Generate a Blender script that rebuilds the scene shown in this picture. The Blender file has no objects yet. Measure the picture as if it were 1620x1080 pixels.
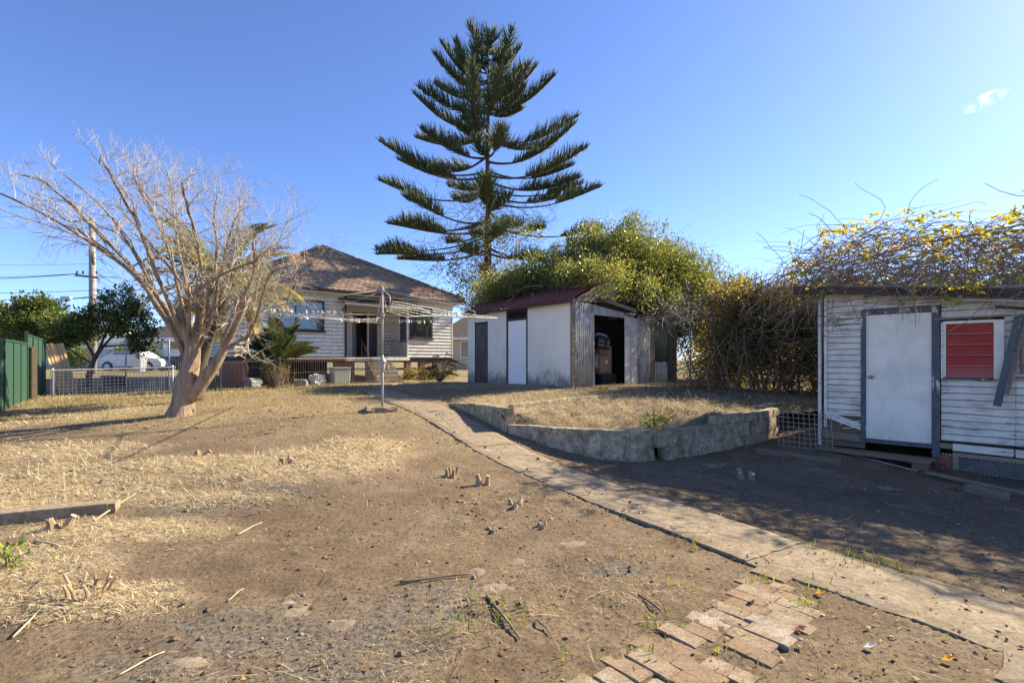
import bpy, bmesh, math, random
import numpy as np
from mathutils import Vector, Matrix
random.seed(7); RNG = np.random.default_rng(7)
R = math.radians
scene = bpy.context.scene
col = scene.collection

# ------------------------------------------------------------------ camera
F, CX, HZ, CAMZ = 800.0, 810.0, 570.0, 1.4      # focal length, centre and horizon in photo pixels (1620 wide)
cd = bpy.data.cameras.new('camera'); cam = bpy.data.objects.new('camera', cd); col.objects.link(cam)
cd.sensor_width = 36; cd.lens = F / 1620 * 36; cd.shift_y = (HZ - 540) / 1620
cd.clip_start = .05; cd.clip_end = 3000
cam.location = (0, 0, CAMZ); cam.rotation_euler = (R(90), 0, 0)
scene.camera = cam
def at(x, y, Y): return Vector(((x - CX) / F * Y, Y, CAMZ - (y - HZ) / F * Y))

# ------------------------------------------------------------------ sky, sun, exposure
SUN_EL, SUN_AZ = R(32), R(29)                    # azimuth measured from +X towards +Y
sdir = Vector((math.cos(SUN_EL) * math.cos(SUN_AZ), math.cos(SUN_EL) * math.sin(SUN_AZ), math.sin(SUN_EL)))
w = bpy.data.worlds.new('World'); scene.world = w; w.use_nodes = True
nt = w.node_tree; nt.nodes.clear()
out = nt.nodes.new('ShaderNodeOutputWorld'); bg = nt.nodes.new('ShaderNodeBackground')
sky = nt.nodes.new('ShaderNodeTexSky'); sky.sky_type = 'NISHITA'; sky.sun_disc = False
sky.sun_elevation = SUN_EL; sky.sun_rotation = R(90) - SUN_AZ
sky.air_density = 0.75; sky.dust_density = 0.22; sky.ozone_density = 6.0; sky.altitude = 0
bg.inputs['Strength'].default_value = 0.1
# one small wisp of cloud, a feature of the sky itself
tc = nt.nodes.new('ShaderNodeTexCoord')
cdir = Vector(((1556 - CX) / F, 1, (HZ - 160) / F)).normalized()
cu = Vector((1, -.62, .42)); cu = (cu - cu.dot(cdir) * cdir).normalized(); cv = cdir.cross(cu)
def wn(t, **k):
    n = nt.nodes.new(t)
    for a, b in k.items(): setattr(n, a, b)
    return n
def wmath(op, a, b=None):
    n = wn('ShaderNodeMath', operation=op)
    for i, s in enumerate((a, b)):
        if s is None: continue
        if isinstance(s, (int, float)): n.inputs[i].default_value = s
        else: nt.links.new(s, n.inputs[i])
    return n.outputs[0]
def wdot(v):
    n = wn('ShaderNodeVectorMath', operation='DOT_PRODUCT'); nt.links.new(tc.outputs['Generated'], n.inputs[0]); n.inputs[1].default_value = v
    return n.outputs['Value']
nz = wn('ShaderNodeTexNoise'); nz.inputs['Scale'].default_value = 60; nz.inputs['Detail'].default_value = 7; nz.inputs['Roughness'].default_value = .62
nt.links.new(tc.outputs['Generated'], nz.inputs['Vector'])
du = wmath('DIVIDE', wdot(cu), .028); dv = wmath('DIVIDE', wdot(cv), .010)
rr = wmath('ADD', wmath('MULTIPLY', du, du), wmath('MULTIPLY', dv, dv))
fall = wmath('MAXIMUM', wmath('SUBTRACT', 1.0, rr), 0.0)
front = wmath('GREATER_THAN', wdot(cdir), .5)
msk = wmath('MULTIPLY', wmath('MULTIPLY', fall, front), wmath('MAXIMUM', wmath('SUBTRACT', wmath('MULTIPLY', nz.outputs['Fac'], 4.6), 2.15), 0.0))
msk = wmath('MINIMUM', msk, .8)
mx = wn('ShaderNodeMixRGB'); nt.links.new(msk, mx.inputs[0]); tn = wn('ShaderNodeMixRGB', blend_type='MULTIPLY'); tn.inputs[0].default_value = 1; tn.inputs[2].default_value = (1.0, .945, 1.05, 1); nt.links.new(sky.outputs[0], tn.inputs[1]); nt.links.new(tn.outputs[0], mx.inputs[1]); mx.inputs[2].default_value = (6.5, 6.9, 7.4, 1)
nt.links.new(mx.outputs[0], bg.inputs['Color']); nt.links.new(bg.outputs[0], out.inputs[0])
sl = bpy.data.lights.new('sun', 'SUN'); so = bpy.data.objects.new('sun', sl); col.objects.link(so)
sl.energy = 5.0; sl.angle = R(.53); sl.color = (1.0, .88, .66)
so.rotation_euler = sdir.to_track_quat('Z', 'Y').to_euler(); so.location = (20, 10, 20)
scene.view_settings.view_transform = 'Standard'; scene.view_settings.look = 'None'
scene.view_settings.exposure = 1.38; scene.view_settings.gamma = 1

# ------------------------------------------------------------------ helpers
class MB:
    def __init__(s): s.v = []; s.f = []; s.sm = False
    def add(s, vs, fs):
        n = len(s.v); s.v.extend([tuple(p) for p in vs]); s.f.extend([tuple(i + n for i in q) for q in fs]); return s
    def box(s, x0, x1, y0, y1, z0, z1):
        return s.add([(x0,y0,z0),(x1,y0,z0),(x1,y1,z0),(x0,y1,z0),(x0,y0,z1),(x1,y0,z1),(x1,y1,z1),(x0,y1,z1)],
                     [(3,2,1,0),(4,5,6,7),(0,1,5,4),(1,2,6,5),(2,3,7,6),(3,0,4,7)])
    def hexa(s, p): # 8 corners bottom 4 then top 4
        return s.add(p, [(3,2,1,0),(4,5,6,7),(0,1,5,4),(1,2,6,5),(2,3,7,6),(3,0,4,7)])
    def beam(s, a, b, w, h, up=(0,0,1)):
        a, b = Vector(a), Vector(b); d = (b - a).normalized(); up = Vector(up)
        if abs(d.dot(up)) > .98: up = Vector((1,0,0))
        l = d.cross(up).normalized() * w / 2; u = l.cross(d).normalized() * h / 2
        return s.hexa([a-l-u, a+l-u, b+l-u, b-l-u, a-l+u, a+l+u, b+l+u, b-l+u])
    def tube(s, pts, rad, n=6, cap=True):
        pts = [Vector(p) for p in pts]; m = len(pts)
        if not hasattr(rad, '__len__'): rad = [rad] * m
        d0 = (pts[1] - pts[0]).normalized()
        a = d0.orthogonal().normalized(); vs = []
        for i, p in enumerate(pts):
            d = (pts[min(i+1, m-1)] - pts[max(i-1, 0)])
            if d.length < 1e-9: d = d0
            d = d.normalized(); a = (a - a.dot(d) * d)
            a = a.normalized() if a.length > 1e-6 else d.orthogonal().normalized()
            b = d.cross(a); r = rad[i]
            for k in range(n):
                t = 2 * math.pi * k / n
                q = a * (math.cos(t) * r) + b * (math.sin(t) * r)
                vs.append((p.x + q.x, p.y + q.y, p.z + q.z))
        fs = [(i*n+k, i*n+(k+1) % n, (i+1)*n+(k+1) % n, (i+1)*n+k) for i in range(m-1) for k in range(n)]
        if cap: fs += [tuple(range(n-1, -1, -1)), tuple(range((m-1)*n, m*n))]
        return s.add(vs, fs)
    def lathe(s, prof, n=16, c=(0,0,0)):
        vs = [(c[0]+r*math.cos(2*math.pi*k/n), c[1]+r*math.sin(2*math.pi*k/n), c[2]+z) for r, z in prof for k in range(n)]
        m = len(prof)
        fs = [(i*n+k, i*n+(k+1) % n, (i+1)*n+(k+1) % n, (i+1)*n+k) for i in range(m-1) for k in range(n)]
        fs += [tuple(range(n-1, -1, -1)), tuple(range((m-1)*n, m*n))]
        return s.add(vs, fs)
    def prism(s, poly, z0, z1):
        n = len(poly)
        vs = [(x, y, z0) for x, y in poly] + [(x, y, z1) for x, y in poly]
        return s.add(vs, [tuple(range(n-1,-1,-1)), tuple(range(n, 2*n))] + [(i, (i+1) % n, n+(i+1) % n, n+i) for i in range(n)])
    def mesh(s, name):
        me = bpy.data.meshes.new(name); me.from_pydata(s.v, [], s.f); me.update(); return me
    def build(s, name, mat, parent=None, smooth=False, loc=None, rot=None, bevel=0):
        me = s.mesh(name)
        if bevel:
            bm = bmesh.new(); bm.from_mesh(me)
            bmesh.ops.bevel(bm, geom=bm.edges[:], offset=bevel, segments=1, affect='EDGES', profile=.6)
            bm.to_mesh(me); bm.free()
        if smooth: me.polygons.foreach_set('use_smooth', [True] * len(me.polygons))
        return link(name, me, mat, parent, loc, rot)
def link(name, me, mat, parent=None, loc=None, rot=None):
    if mat is not None and len(me.materials) == 0: me.materials.append(mat)
    o = bpy.data.objects.new(name, me); col.objects.link(o)
    if parent is not None: o.parent = parent
    if loc is not None: o.location = loc
    if rot is not None: o.rotation_euler = rot
    return o
def tag(o, label=None, cat=None, group=None, kind=None):
    if label: o['label'] = label
    if cat: o['category'] = cat
    if group: o['group'] = group
    if kind: o['kind'] = kind
    return o
def thing(name, label, cat, loc=(0,0,0), rz=0, group=None):
    o = bpy.data.objects.new(name, None); col.objects.link(o); o.location = loc; o.rotation_euler = (0, 0, rz)
    o.empty_display_size = .2
    return tag(o, label, cat, group)
def quads(name, V, mat, parent=None, rnd=None):
    """V: (n,k,3) array of k-gons (k = 3 or 4), one random shade per face"""
    n, k = V.shape[0], V.shape[1]
    me = bpy.data.meshes.new(name)
    me.vertices.add(n*k); me.vertices.foreach_set('co', V.reshape(-1).astype(np.float32))
    me.loops.add(n*k); me.loops.foreach_set('vertex_index', np.arange(n*k, dtype=np.int32))
    me.polygons.add(n); me.polygons.foreach_set('loop_start', np.arange(0, n*k, k, dtype=np.int32))
    try: me.polygons.foreach_set('loop_total', np.full(n, k, dtype=np.int32))
    except Exception: pass
    me.update(calc_edges=True)
    a = me.attributes.new('rnd', 'FLOAT', 'POINT')
    if rnd is None: rnd = RNG.random(n)
    a.data.foreach_set('value', np.repeat(rnd, k).astype(np.float32))
    return link(name, me, mat, parent)
def unit(v): return v / (np.linalg.norm(v, axis=1, keepdims=True) + 1e-9)
def leafquads(P, D, size, aspect=.45, droop=0.0, N=None):
    """diamond leaves at P pointing along D"""
    n = len(P); D = unit(D)
    Rn = RNG.normal(size=(n,3)) if N is None else N
    S = unit(np.cross(D, Rn)); L = size[:,None] * D; Wd = (size*aspect)[:,None] * S * .5
    Nn = np.cross(D, S) * (size*.12)[:,None]
    return np.stack([P, P + L*.45 + Wd + Nn, P + L, P + L*.45 - Wd + Nn], axis=1)
# value noise
_T = RNG.random((256, 256))
def vn(x, y):
    xi = np.floor(x).astype(int); yi = np.floor(y).astype(int); fx = x - xi; fy = y - yi
    fx = fx*fx*(3-2*fx); fy = fy*fy*(3-2*fy)
    a = _T[xi & 255, yi & 255]; b = _T[(xi+1) & 255, yi & 255]; c = _T[xi & 255, (yi+1) & 255]; d = _T[(xi+1) & 255, (yi+1) & 255]
    return (a*(1-fx)+b*fx)*(1-fy) + (c*(1-fx)+d*fx)*fy
def fbm(x, y, o=4):
    t = 0; a = 1; s = 0
    for i in range(o): t = t + a*vn(x*2**i+17*i, y*2**i+31*i); s += a; a *= .5
    return t/s
def sstep(a, b, x): t = np.clip((x-a)/(b-a), 0, 1); return t*t*(3-2*t)

# ------------------------------------------------------------------ materials
class NT:
    def __init__(s, name):
        s.m = bpy.data.materials.new(name); s.m.use_nodes = True; s.t = s.m.node_tree; s.t.nodes.clear()
        s.out = s.n('ShaderNodeOutputMaterial'); s.b = s.n('ShaderNodeBsdfPrincipled'); s.l(s.b.outputs[0], s.out.inputs[0])
        s.tc = s.n('ShaderNodeTexCoord')
    def n(s, t, **k):
        x = s.t.nodes.new(t)
        for a, b in k.items(): setattr(x, a, b)
        return x
    def l(s, a, b): s.t.links.new(a, b)
    def set(s, sock, v):
        if hasattr(v, 'is_linked') or isinstance(v, bpy.types.NodeSocket): s.l(v, sock)
        elif isinstance(v, tuple) and len(v) == 3 and sock.type == 'RGBA': sock.default_value = v + (1,)
        else: sock.default_value = v
    def coord(s, kind='Object', scale=(1,1,1), rot=(0,0,0)):
        mp = s.n('ShaderNodeMapping'); s.l(s.tc.outputs[kind], mp.inputs[0]); mp.inputs['Scale'].default_value = scale; mp.inputs['Rotation'].default_value = rot
        return mp.outputs[0]
    def geo(s, scale=(1,1,1)):
        g = s.n('ShaderNodeNewGeometry'); mp = s.n('ShaderNodeMapping'); s.l(g.outputs['Position'], mp.inputs[0]); mp.inputs['Scale'].default_value = scale
        return mp.outputs[0]
    def noise(s, vec, scale, detail=5, rough=.6, dist=0):
        x = s.n('ShaderNodeTexNoise'); s.l(vec, x.inputs['Vector']); x.inputs['Scale'].default_value = scale
        x.inputs['Detail'].default_value = detail; x.inputs['Roughness'].default_value = rough; x.inputs['Distortion'].default_value = dist
        return x.outputs['Fac']
    def ramp(s, fac, stops):
        x = s.n('ShaderNodeValToRGB'); s.l(fac, x.inputs[0]); e = x.color_ramp.elements
        while len(e) < len(stops): e.new(.5)
        for i, (p, c) in enumerate(stops):
            e[i].position = p; e[i].color = (c, c, c, 1) if isinstance(c, (int, float)) else tuple(c) + (1,)
        return x.outputs[0]
    def mix(s, f, a, b, mode='MIX'):
        x = s.n('ShaderNodeMixRGB', blend_type=mode); s.set(x.inputs[0], f); s.set(x.inputs[1], a); s.set(x.inputs[2], b); return x.outputs[0]
    def math(s, op, a, b=0.0):
        x = s.n('ShaderNodeMath', operation=op); s.set(x.inputs[0], a); s.set(x.inputs[1], b); return x.outputs[0]
    def attr(s, name):
        x = s.n('ShaderNodeAttribute', attribute_name=name); return x
    def bump(s, h, strength=.3, dist=.02, prev=None):
        x = s.n('ShaderNodeBump'); s.l(h, x.inputs['Height']); x.inputs['Strength'].default_value = strength; x.inputs['Distance'].default_value = dist
        if prev is not None: s.l(prev, x.inputs['Normal'])
        return x.outputs[0]
    def fin(s, color, rough=.8, bump=None, spec=.25, metal=0):
        s.set(s.b.inputs['Base Color'], color); s.set(s.b.inputs['Roughness'], rough); s.b.inputs['Specular IOR Level'].default_value = spec
        s.b.inputs['Metallic'].default_value = metal
        if bump is not None: s.l(bump, s.b.inputs['Normal'])
        return s.m
    def objrand(s): return s.n('ShaderNodeObjectInfo').outputs['Random']
def simple(name, c1, c2, scale=6, rough=.85, stretch=(1,1,1), bs=.3, bd=.01, bscale=None, spec=.25, metal=0, vary=.25):
    t = NT(name); v = t.coord('Object', stretch)
    f = t.noise(v, scale, 6, .65); c = t.mix(t.ramp(f, [(.3, 0.0), (.7, 1.0)]), c1, c2)
    f2 = t.noise(v, scale*9, 4, .7)
    c = t.mix(.35, c, t.ramp(f2, [(.3, .35), (.7, .65)]), 'OVERLAY')
    hv = t.n('ShaderNodeHueSaturation'); t.l(c, hv.inputs['Color'])
    t.l(t.math('ADD', t.math('MULTIPLY', t.objrand(), vary), 1 - vary/2), hv.inputs['Value'])
    return t.fin(hv.outputs[0], rough, t.bump(t.noise(v, bscale or scale*5, 6, .7), bs, bd), spec, metal)
def leafmat(name, stops, trans=.35, rough=.55, tcol=None):
    t = NT(name); a = t.attr('rnd').outputs['Fac']
    c = t.ramp(a, stops)
    t.fin(c, rough, None, .3)
    tr = t.n('ShaderNodeBsdfTranslucent')
    t.l(t.mix(1.0, c, tcol or (1.5, 1.4, .7), 'MULTIPLY'), tr.inputs[0])
    ms = t.n('ShaderNodeMixShader'); ms.inputs[0].default_value = trans
    t.l(t.b.outputs[0], ms.inputs[1]); t.l(tr.outputs[0], ms.inputs[2]); t.l(ms.outputs[0], t.out.inputs[0])
    return t.m
def paintwood(name, paint, wood, wear=.5, stretch=(2.2, 30, 26), rough=.7, dirt=(.25,.22,.17), edge=0):
    """old paint flaking off along the grain of a board"""
    t = NT(name); oi = t.n('ShaderNodeObjectInfo')
    add = t.n('ShaderNodeVectorMath', operation='ADD'); t.l(t.coord('Object', stretch), add.inputs[0])
    sc = t.n('ShaderNodeVectorMath', operation='SCALE'); t.l(oi.outputs['Location'], sc.inputs[0]); sc.inputs['Scale'].default_value = 7.3; t.l(sc.outputs[0], add.inputs[1])
    v = add.outputs[0]
    f = t.noise(v, 1.0, 8, .72, .4)
    big = t.noise(t.geo(), 1.7, 3, .5)
    k = t.math('ADD', f, t.math('MULTIPLY', t.math('SUBTRACT', big, .5), .45))
    flake = t.ramp(k, [(wear, 0.0), (wear + .035, 1.0)])       # 1 = bare wood
    grain = t.noise(t.coord('Object', (stretch[0]*.6, stretch[1]*4, stretch[2]*4)), 1.0, 5, .6)
    wd = t.mix(t.ramp(grain, [(.3, 0.0), (.7, 1.0)]), wood, tuple(x*1.9 for x in wood))
    pv = t.mix(t.math('MULTIPLY', t.objrand(), .22), paint, tuple(x*.72 for x in paint))
    pv = t.mix(t.ramp(t.noise(t.geo(), 5.5, 6, .7), [(.42, 0.0), (.8, .55)]), pv, dirt)
    c = t.mix(flake, pv, wd)
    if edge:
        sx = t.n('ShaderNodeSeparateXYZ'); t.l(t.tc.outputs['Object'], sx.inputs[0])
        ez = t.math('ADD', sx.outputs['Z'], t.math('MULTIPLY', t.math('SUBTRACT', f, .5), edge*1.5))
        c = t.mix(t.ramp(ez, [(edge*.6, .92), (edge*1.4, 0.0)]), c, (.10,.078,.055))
    h = t.math('SUBTRACT', t.math('MULTIPLY', grain, .35), t.math('MULTIPLY', flake, .6))
    return t.fin(c, rough, t.bump(h, .35, .004), .3)

# ------------------------------------------------------------------ terrain heights
def tps(pts):
    P = np.array(pts, float); n = len(P); xy = P[:, :2]
    d = np.linalg.norm(xy[:,None]-xy[None], axis=2); K = np.where(d > 0, d*d*np.log(d+1e-12), 0) + np.eye(n)*.4
    A = np.zeros((n+3, n+3)); A[:n,:n] = K; A[:n,n] = 1; A[:n,n+1:] = xy; A[n,:n] = 1; A[n+1:,:n] = xy.T
    wt = np.linalg.solve(A, np.concatenate([P[:,2], [0,0,0]]))
    def f(x, y):
        x = np.asarray(x, float); y = np.asarray(y, float); r = np.full(np.broadcast(x, y).shape, wt[n]) + wt[n+1]*x + wt[n+2]*y
        for i in range(n):
            q = (x-xy[i,0])**2 + (y-xy[i,1])**2
            r = r + wt[i]*.5*q*np.log(q+1e-12)
        return r
    return f
_low = tps([(0,1,0),(0,2.4,0),(-2.5,2.4,.02),(2.5,2.4,-.03),(-5,3,.05),(5,3,-.1),(0,4,.02),(-3,4.3,.06),(-6,5,.12),(1.5,5,-.02),(3.5,5,-.1),(6,5,-.2),
 (6.2,7.2,-.17),(5.2,8.2,-.03),(5.6,10,.1),(5.06,9.8,.0),(4.4,9,-.03),(3.3,8.2,-.05),(2.15,7.45,-.05),(1.57,7.2,-.03),(.67,7.6,.08),(0,8.15,.22),(-1.2,8.4,.33),
 (-2.46,9.6,.46),(-1.22,10.3,.5),(-3.5,7.5,.3),(-6.2,9.4,.4),(-5.2,8,.3),(-8,8,.25),(-10,10,.28),(-11.1,11,.3),(-14,14.7,.3),(-16,17.2,.28),(-9,14,.45),(-6,14,.55),
 (-4,13,.56),(-9.6,16.8,.42),(-5.4,19.9,.5),(-3,16,.6),(-2,18,.62),(-8,21,.45),(-14,22,.35),(0,14,.6),(4,12,.5),(8,12,.4),(-20,30,.5),(0,30,.6),(15,30,.6),
 (10,8,-.1),(15,15,.3),(0,-5,0),(-8,-5,0),(8,-5,-.1),(-18,5,.2),(18,3,-.2)])
def zsmooth(x, y):
    r = np.hypot(x, y); b = sstep(28, 50, r)
    return _low(x, y)*(1-b) + .7*b
_high = tps([(-1.3,10.4,.52),(-.05,8.5,.6),(-3,14,.6),(-1.5,17,.64),(1.6,13.2,.69),(5,15,.72),(6,12,.6),(5,10,.45),(4.3,9.2,.43),(2.2,7.7,.39),(1.5,7.4,.385),(.3,8.2,.37),
 (.1,9.1,.6),(2.9,11.7,.64),(2,9.2,.47),(3,9.5,.5),(-3,20,.6),(10,20,.7),(12,13,.55),(7,11.5,.5),(1.2,8.6,.47)])
POLY = [(-1.22,10.3),(-.06,8.22),(.06,8.2),(.67,7.66),(1.06,7.43),(1.57,7.27),(2.15,7.52),(3.3,8.28),(4.4,9.06),(5.0,9.8),(7.5,10.6),(14,13),(14,24),(-4.4,24),(-4.2,17),(-3.0,13.5),(-1.7,11.3)]
def inpoly(x, y, poly=POLY):
    r = np.zeros(np.shape(x), bool); n = len(poly)
    for i in range(n):
        (x1,y1),(x2,y2) = poly[i], poly[(i+1) % n]
        c = ((y1 > y) != (y2 > y)) & (x < (x2-x1)*(y-y1)/(y2-y1+1e-12)+x1); r ^= c
    return r
def segd(x, y, a, b):
    ax, ay = a; bx, by = b; t = np.clip(((x-ax)*(bx-ax)+(y-ay)*(by-ay))/((bx-ax)**2+(by-ay)**2), 0, 1)
    return np.hypot(x-ax-t*(bx-ax), y-ay-t*(by-ay))
SOFT = [POLY[i] for i in (8,9,10,11)], [POLY[i] for i in (12,13,14,15,16,0)]
def zhigh(x, y):
    d = np.full(np.shape(x), 9.)
    for ch in ([POLY[9], POLY[10], POLY[11]], [POLY[12], POLY[13], POLY[14], POLY[15], POLY[16], POLY[0]]):
        for a, b in zip(ch[:-1], ch[1:]): d = np.minimum(d, segd(x, y, a, b))
    return _high(x, y) - .06*(1-sstep(0, .5, d))
def gp(px, py):
    """where the ray of a photo pixel meets the low ground"""
    t = (px-CX)/F; k = (py-HZ)/F; lo, hi = .8, 60.
    Y = np.linspace(lo, hi, 3000); z = zsmooth(t*Y, Y); ray = CAMZ - k*Y
    i = int(np.argmax(ray < z)); Y = Y[i]
    return float(t*Y), float(Y), float(zsmooth(t*Y, Y))
def G(x, y):
    """ground height at a spot: terrace inside its walls, low ground outside"""
    if bool(inpoly(np.array(x), np.array(y))): return float(zhigh(np.array(float(x)), np.array(float(y))))
    return float(zsmooth(np.array(float(x)), np.array(float(y))))
def blobs(lst):
    o = []
    for px, py, rx, ry in lst:
        X, Y, _ = gp(px, py); o.append((X, Y, rx, ry))
    return o
STRAW = blobs([(20,775,1.3,.75),(140,755,1.2,.6),(280,745,1.0,.45),(400,745,.9,.55),(500,735,.8,.6),(570,715,.6,.6),(20,900,.55,.3),(200,840,.7,.25),(130,955,.45,.2),(320,790,.6,.25),(30,660,2,1.2),(60,715,1.3,.5)])
CLUMP = blobs([(720,1010,.16,.12),(760,960,.3,.16),(1000,940,.28,.2),(700,760,.25,.2),(150,950,.4,.16),(430,800,.5,.2),(1150,760,.4,.2),(30,880,.5,.25),(780,800,.8,.4)])
ASH = blobs([(560,1010,.5,.3),(380,1000,.6,.25),(330,800,.5,.25),(440,780,.35,.2),(650,960,.4,.25),(250,1060,.4,.15),(690,940,.35,.15),(540,1060,.35,.12),(960,900,.25,.12)])
GREEN = blobs([(450,615,2.0,.8),(200,632,2.4,.7),(120,640,1.5,.5),(700,620,1.6,.9),(1360,900,.5,.3)])
def bl(x, y, L, p=1.0):
    m = np.zeros(np.shape(x))
    for X, Y, rx, ry in L: m = np.maximum(m, np.exp(-(((x-X)/rx)**2+((y-Y)/ry)**2)*p))
    return m
def strawmask(x, y):
    m = bl(x, y, STRAW, .8); return np.clip((m*1.35 + (fbm(x*2.2, y*2.2)-.5)*1.1) , 0, 1)*sstep(.12, .4, m)
def lawnmask(x, y):
    s = sstep(6.2, 9.5, y + (fbm(x*.7, y*.7)-.5)*3)*sstep(3.5, -.5, x)
    return np.clip(s*(.35+1.3*(fbm(x*1.1+9, y*1.1)-.25)), 0, 1)
def micro(x, y):
    near = sstep(16, 6, y)
    h = (fbm(x*.9, y*.9)-.5)*.05 + (fbm(x*5, y*5+3)-.5)*.026*near + (fbm(x*19+5, y*19)-.5)*.017*near*sstep(.38, .62, fbm(x*1.7+3, y*1.7))*1.5
    h = h + bl(x, y, STRAW[2:6], .9)*.07 + strawmask(x, y)*.025*fbm(x*9, y*9) + bl(x, y, CLUMP)*.035*fbm(x*14, y*14)
    return h

# course of the concrete path
Lp = [gp(*p)[:2] for p in [(573,618),(600,632),(662,657),(745,708),(800,737),(980,812),(1180,889),(1440,981),(1620,1047)]]
d = np.array(Lp[-1])-np.array(Lp[-2]); Lp.append(tuple(np.array(Lp[-1])+d*1.2)); Lp.append(tuple(np.array(Lp[-1])+d*1.2))
Rp = []
for i, p in enumerate(Lp):
    a = np.array(Lp[max(i-1,0)]); b = np.array(Lp[min(i+1,len(Lp)-1)]); dd = (b-a)/np.linalg.norm(b-a); Rp.append(tuple(np.array(p)+np.array([-dd[1], dd[0]])*.76))
PATHP = [tuple(p) for p in Lp]+[tuple(p) for p in reversed(Rp)]
# ------------------------------------------------------------------ ground sheets
def ground_mat():
    t = NT('dry earth'); v = t.geo()
    a = t.attr('mask'); sep = t.n('ShaderNodeSeparateColor'); t.l(a.outputs['Color'], sep.inputs[0])
    big = t.noise(v, .8, 5, .6); mid = t.noise(v, 5, 6, .65); fine = t.noise(v, 38, 6, .75); grit = t.noise(v, 160, 3, .6)
    dirt = t.mix(t.ramp(big, [(.38, 0.0), (.62, 1.0)]), (.222,.158,.096), (.148,.103,.062))
    dirt = t.mix(t.ramp(t.noise(v, 2.2, 4, .55, .6), [(.5, 0.0), (.66, .65)]), dirt, (.275,.208,.137))
    dirt = t.mix(t.ramp(mid, [(.45, 0.0), (.75, .6)]), dirt, (.255,.188,.118))
    dirt = t.mix(t.ramp(fine, [(.37, .9), (.53, 0.0)]), dirt, (.065,.046,.03))
    dirt = t.mix(t.ramp(grit, [(.6, 0.0), (.72, .55)]), dirt, (.40,.31,.205))
    straw = t.mix(t.ramp(t.noise(v, 55, 5, .8), [(.35, 0.0), (.65, 1.0)]), (.30,.215,.11), (.62,.50,.30))
    sf = t.math('MULTIPLY', sep.outputs[0], t.ramp(t.noise(v, 14, 6, .75), [(.3, .15), (.6, 1.0)]))
    c = t.mix(sf, dirt, straw)
    ash = t.mix(t.ramp(fine, [(.4, 0.0), (.6, 1.0)]), (.06,.055,.046), (.23,.20,.16))
    c = t.mix(t.math('MULTIPLY', sep.outputs[1], t.ramp(mid, [(.35, .2), (.6, .9)])), c, ash)
    gr = t.mix(t.ramp(fine, [(.35, 0.0), (.65, 1.0)]), (.07,.085,.025), (.20,.19,.06))
    c = t.mix(t.math('MULTIPLY', sep.outputs[2], t.ramp(t.noise(v, 9, 6, .75), [(.42, 0.0), (.62, .9)])), c, gr)
    b = t.bump(t.noise(v, 26, 7, .75), .6, .03); b = t.bump(grit, .45, .008, b)
    return t.fin(c, .95, b, .12)
M_GROUND = ground_mat()
def masks(me, x, y):
    lawn = lawnmask(x, y)
    bank = inpoly(x, y)*sstep(11.6, 10.6, y)
    r = np.clip(strawmask(x, y)*1.0 + lawn*.75 + bank*(.2+.9*(fbm(x*2.5, y*2.5)-.3)), 0, 1)
    g = np.clip(bl(x, y, ASH, .8)*1.4 - .2 + (fbm(x*3, y*3)-.5)*.8*bl(x, y, ASH, .4), 0, 1)
    b = np.clip(bl(x, y, GREEN)*1.3*fbm(x*2, y*2) + sstep(20, 26, y)*1.0, 0, 1)
    at_ = me.attributes.new('mask', 'FLOAT_COLOR', 'POINT')
    at_.data.foreach_set('color', np.stack([r, g, b, np.ones_like(r)], 1).astype(np.float32).reshape(-1))
def gridmesh(name, X, Y, Z, mat, keep=None):
    m, n = X.shape; idx = np.arange(m*n).reshape(m, n)
    q = np.stack([idx[:-1,:-1], idx[:-1,1:], idx[1:,1:], idx[1:,:-1]], 2).reshape(-1, 4)
    if keep is not None:
        k = keep.reshape(-1)[q].any(1); q = q[k]
    used, inv = np.unique(q.reshape(-1), return_inverse=True); q = inv.reshape(-1, 4)
    V = np.stack([X, Y, Z], 2).reshape(-1, 3)[used]
    me = bpy.data.meshes.new(name); me.vertices.add(len(V)); me.vertices.foreach_set('co', V.astype(np.float32).reshape(-1))
    k = len(q); me.loops.add(4*k); me.loops.foreach_set('vertex_index', q.astype(np.int32).reshape(-1))
    me.polygons.add(k); me.polygons.foreach_set('loop_start', np.arange(0, 4*k, 4, dtype=np.int32)); me.update(calc_edges=True)
    me.polygons.foreach_set('use_smooth', np.ones(k, bool)); masks(me, V[:,0], V[:,1])
    return link(name, me, mat)
rows = [-30,-15,-8,-4,-2,-1,-.3]; y = .2
while y < 1500: rows.append(y); y += max(.026, .0085*y if y < 12 else .014*y if y < 40 else .09*y)
rows = np.array(rows); wv = np.linspace(-1, 1, 420); wv = np.sign(wv)*np.abs(wv)**1.15
X = wv[None]*(np.abs(rows)[:,None]*1.55+4); Y = np.repeat(rows[:,None], len(wv), 1)
Z = zsmooth(X, Y) + micro(X, Y)
Z = np.where(inpoly(X, Y, PATHP), np.minimum(Z, zsmooth(X, Y)-.012), Z)
ip = inpoly(X, Y); Z = np.where(ip, np.minimum(Z, zhigh(X, Y)-.07), Z)
tag(gridmesh('ground', X, Y, Z, M_GROUND), 'bare brown earth of the yard with dry lawn behind', kind='structure')
def bank_z(X, Y):
    d = np.full(np.shape(X), 9.)
    for a, b in zip(POLY[1:9], POLY[2:10]): d = np.minimum(d, segd(X, Y, a, b))
    w_ = sstep(.05, .6, d); d2 = np.full(np.shape(X), 9.)
    for a, b in zip(POLY[2:9], POLY[3:10]): d2 = np.minimum(d2, segd(X, Y, a, b))
    z = zhigh(X, Y) + micro(X, Y)*.8*w_ + .05*np.exp(-((X-3.2)**2+(Y-9.3)**2)/1.6) + (fbm(X*3, Y*3)-.5)*.14*sstep(11.2, 10, Y)*w_
    return np.minimum(z, .345+.9*sstep(.08, .7, d2))          # the soil sits just below the wall tops
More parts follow.
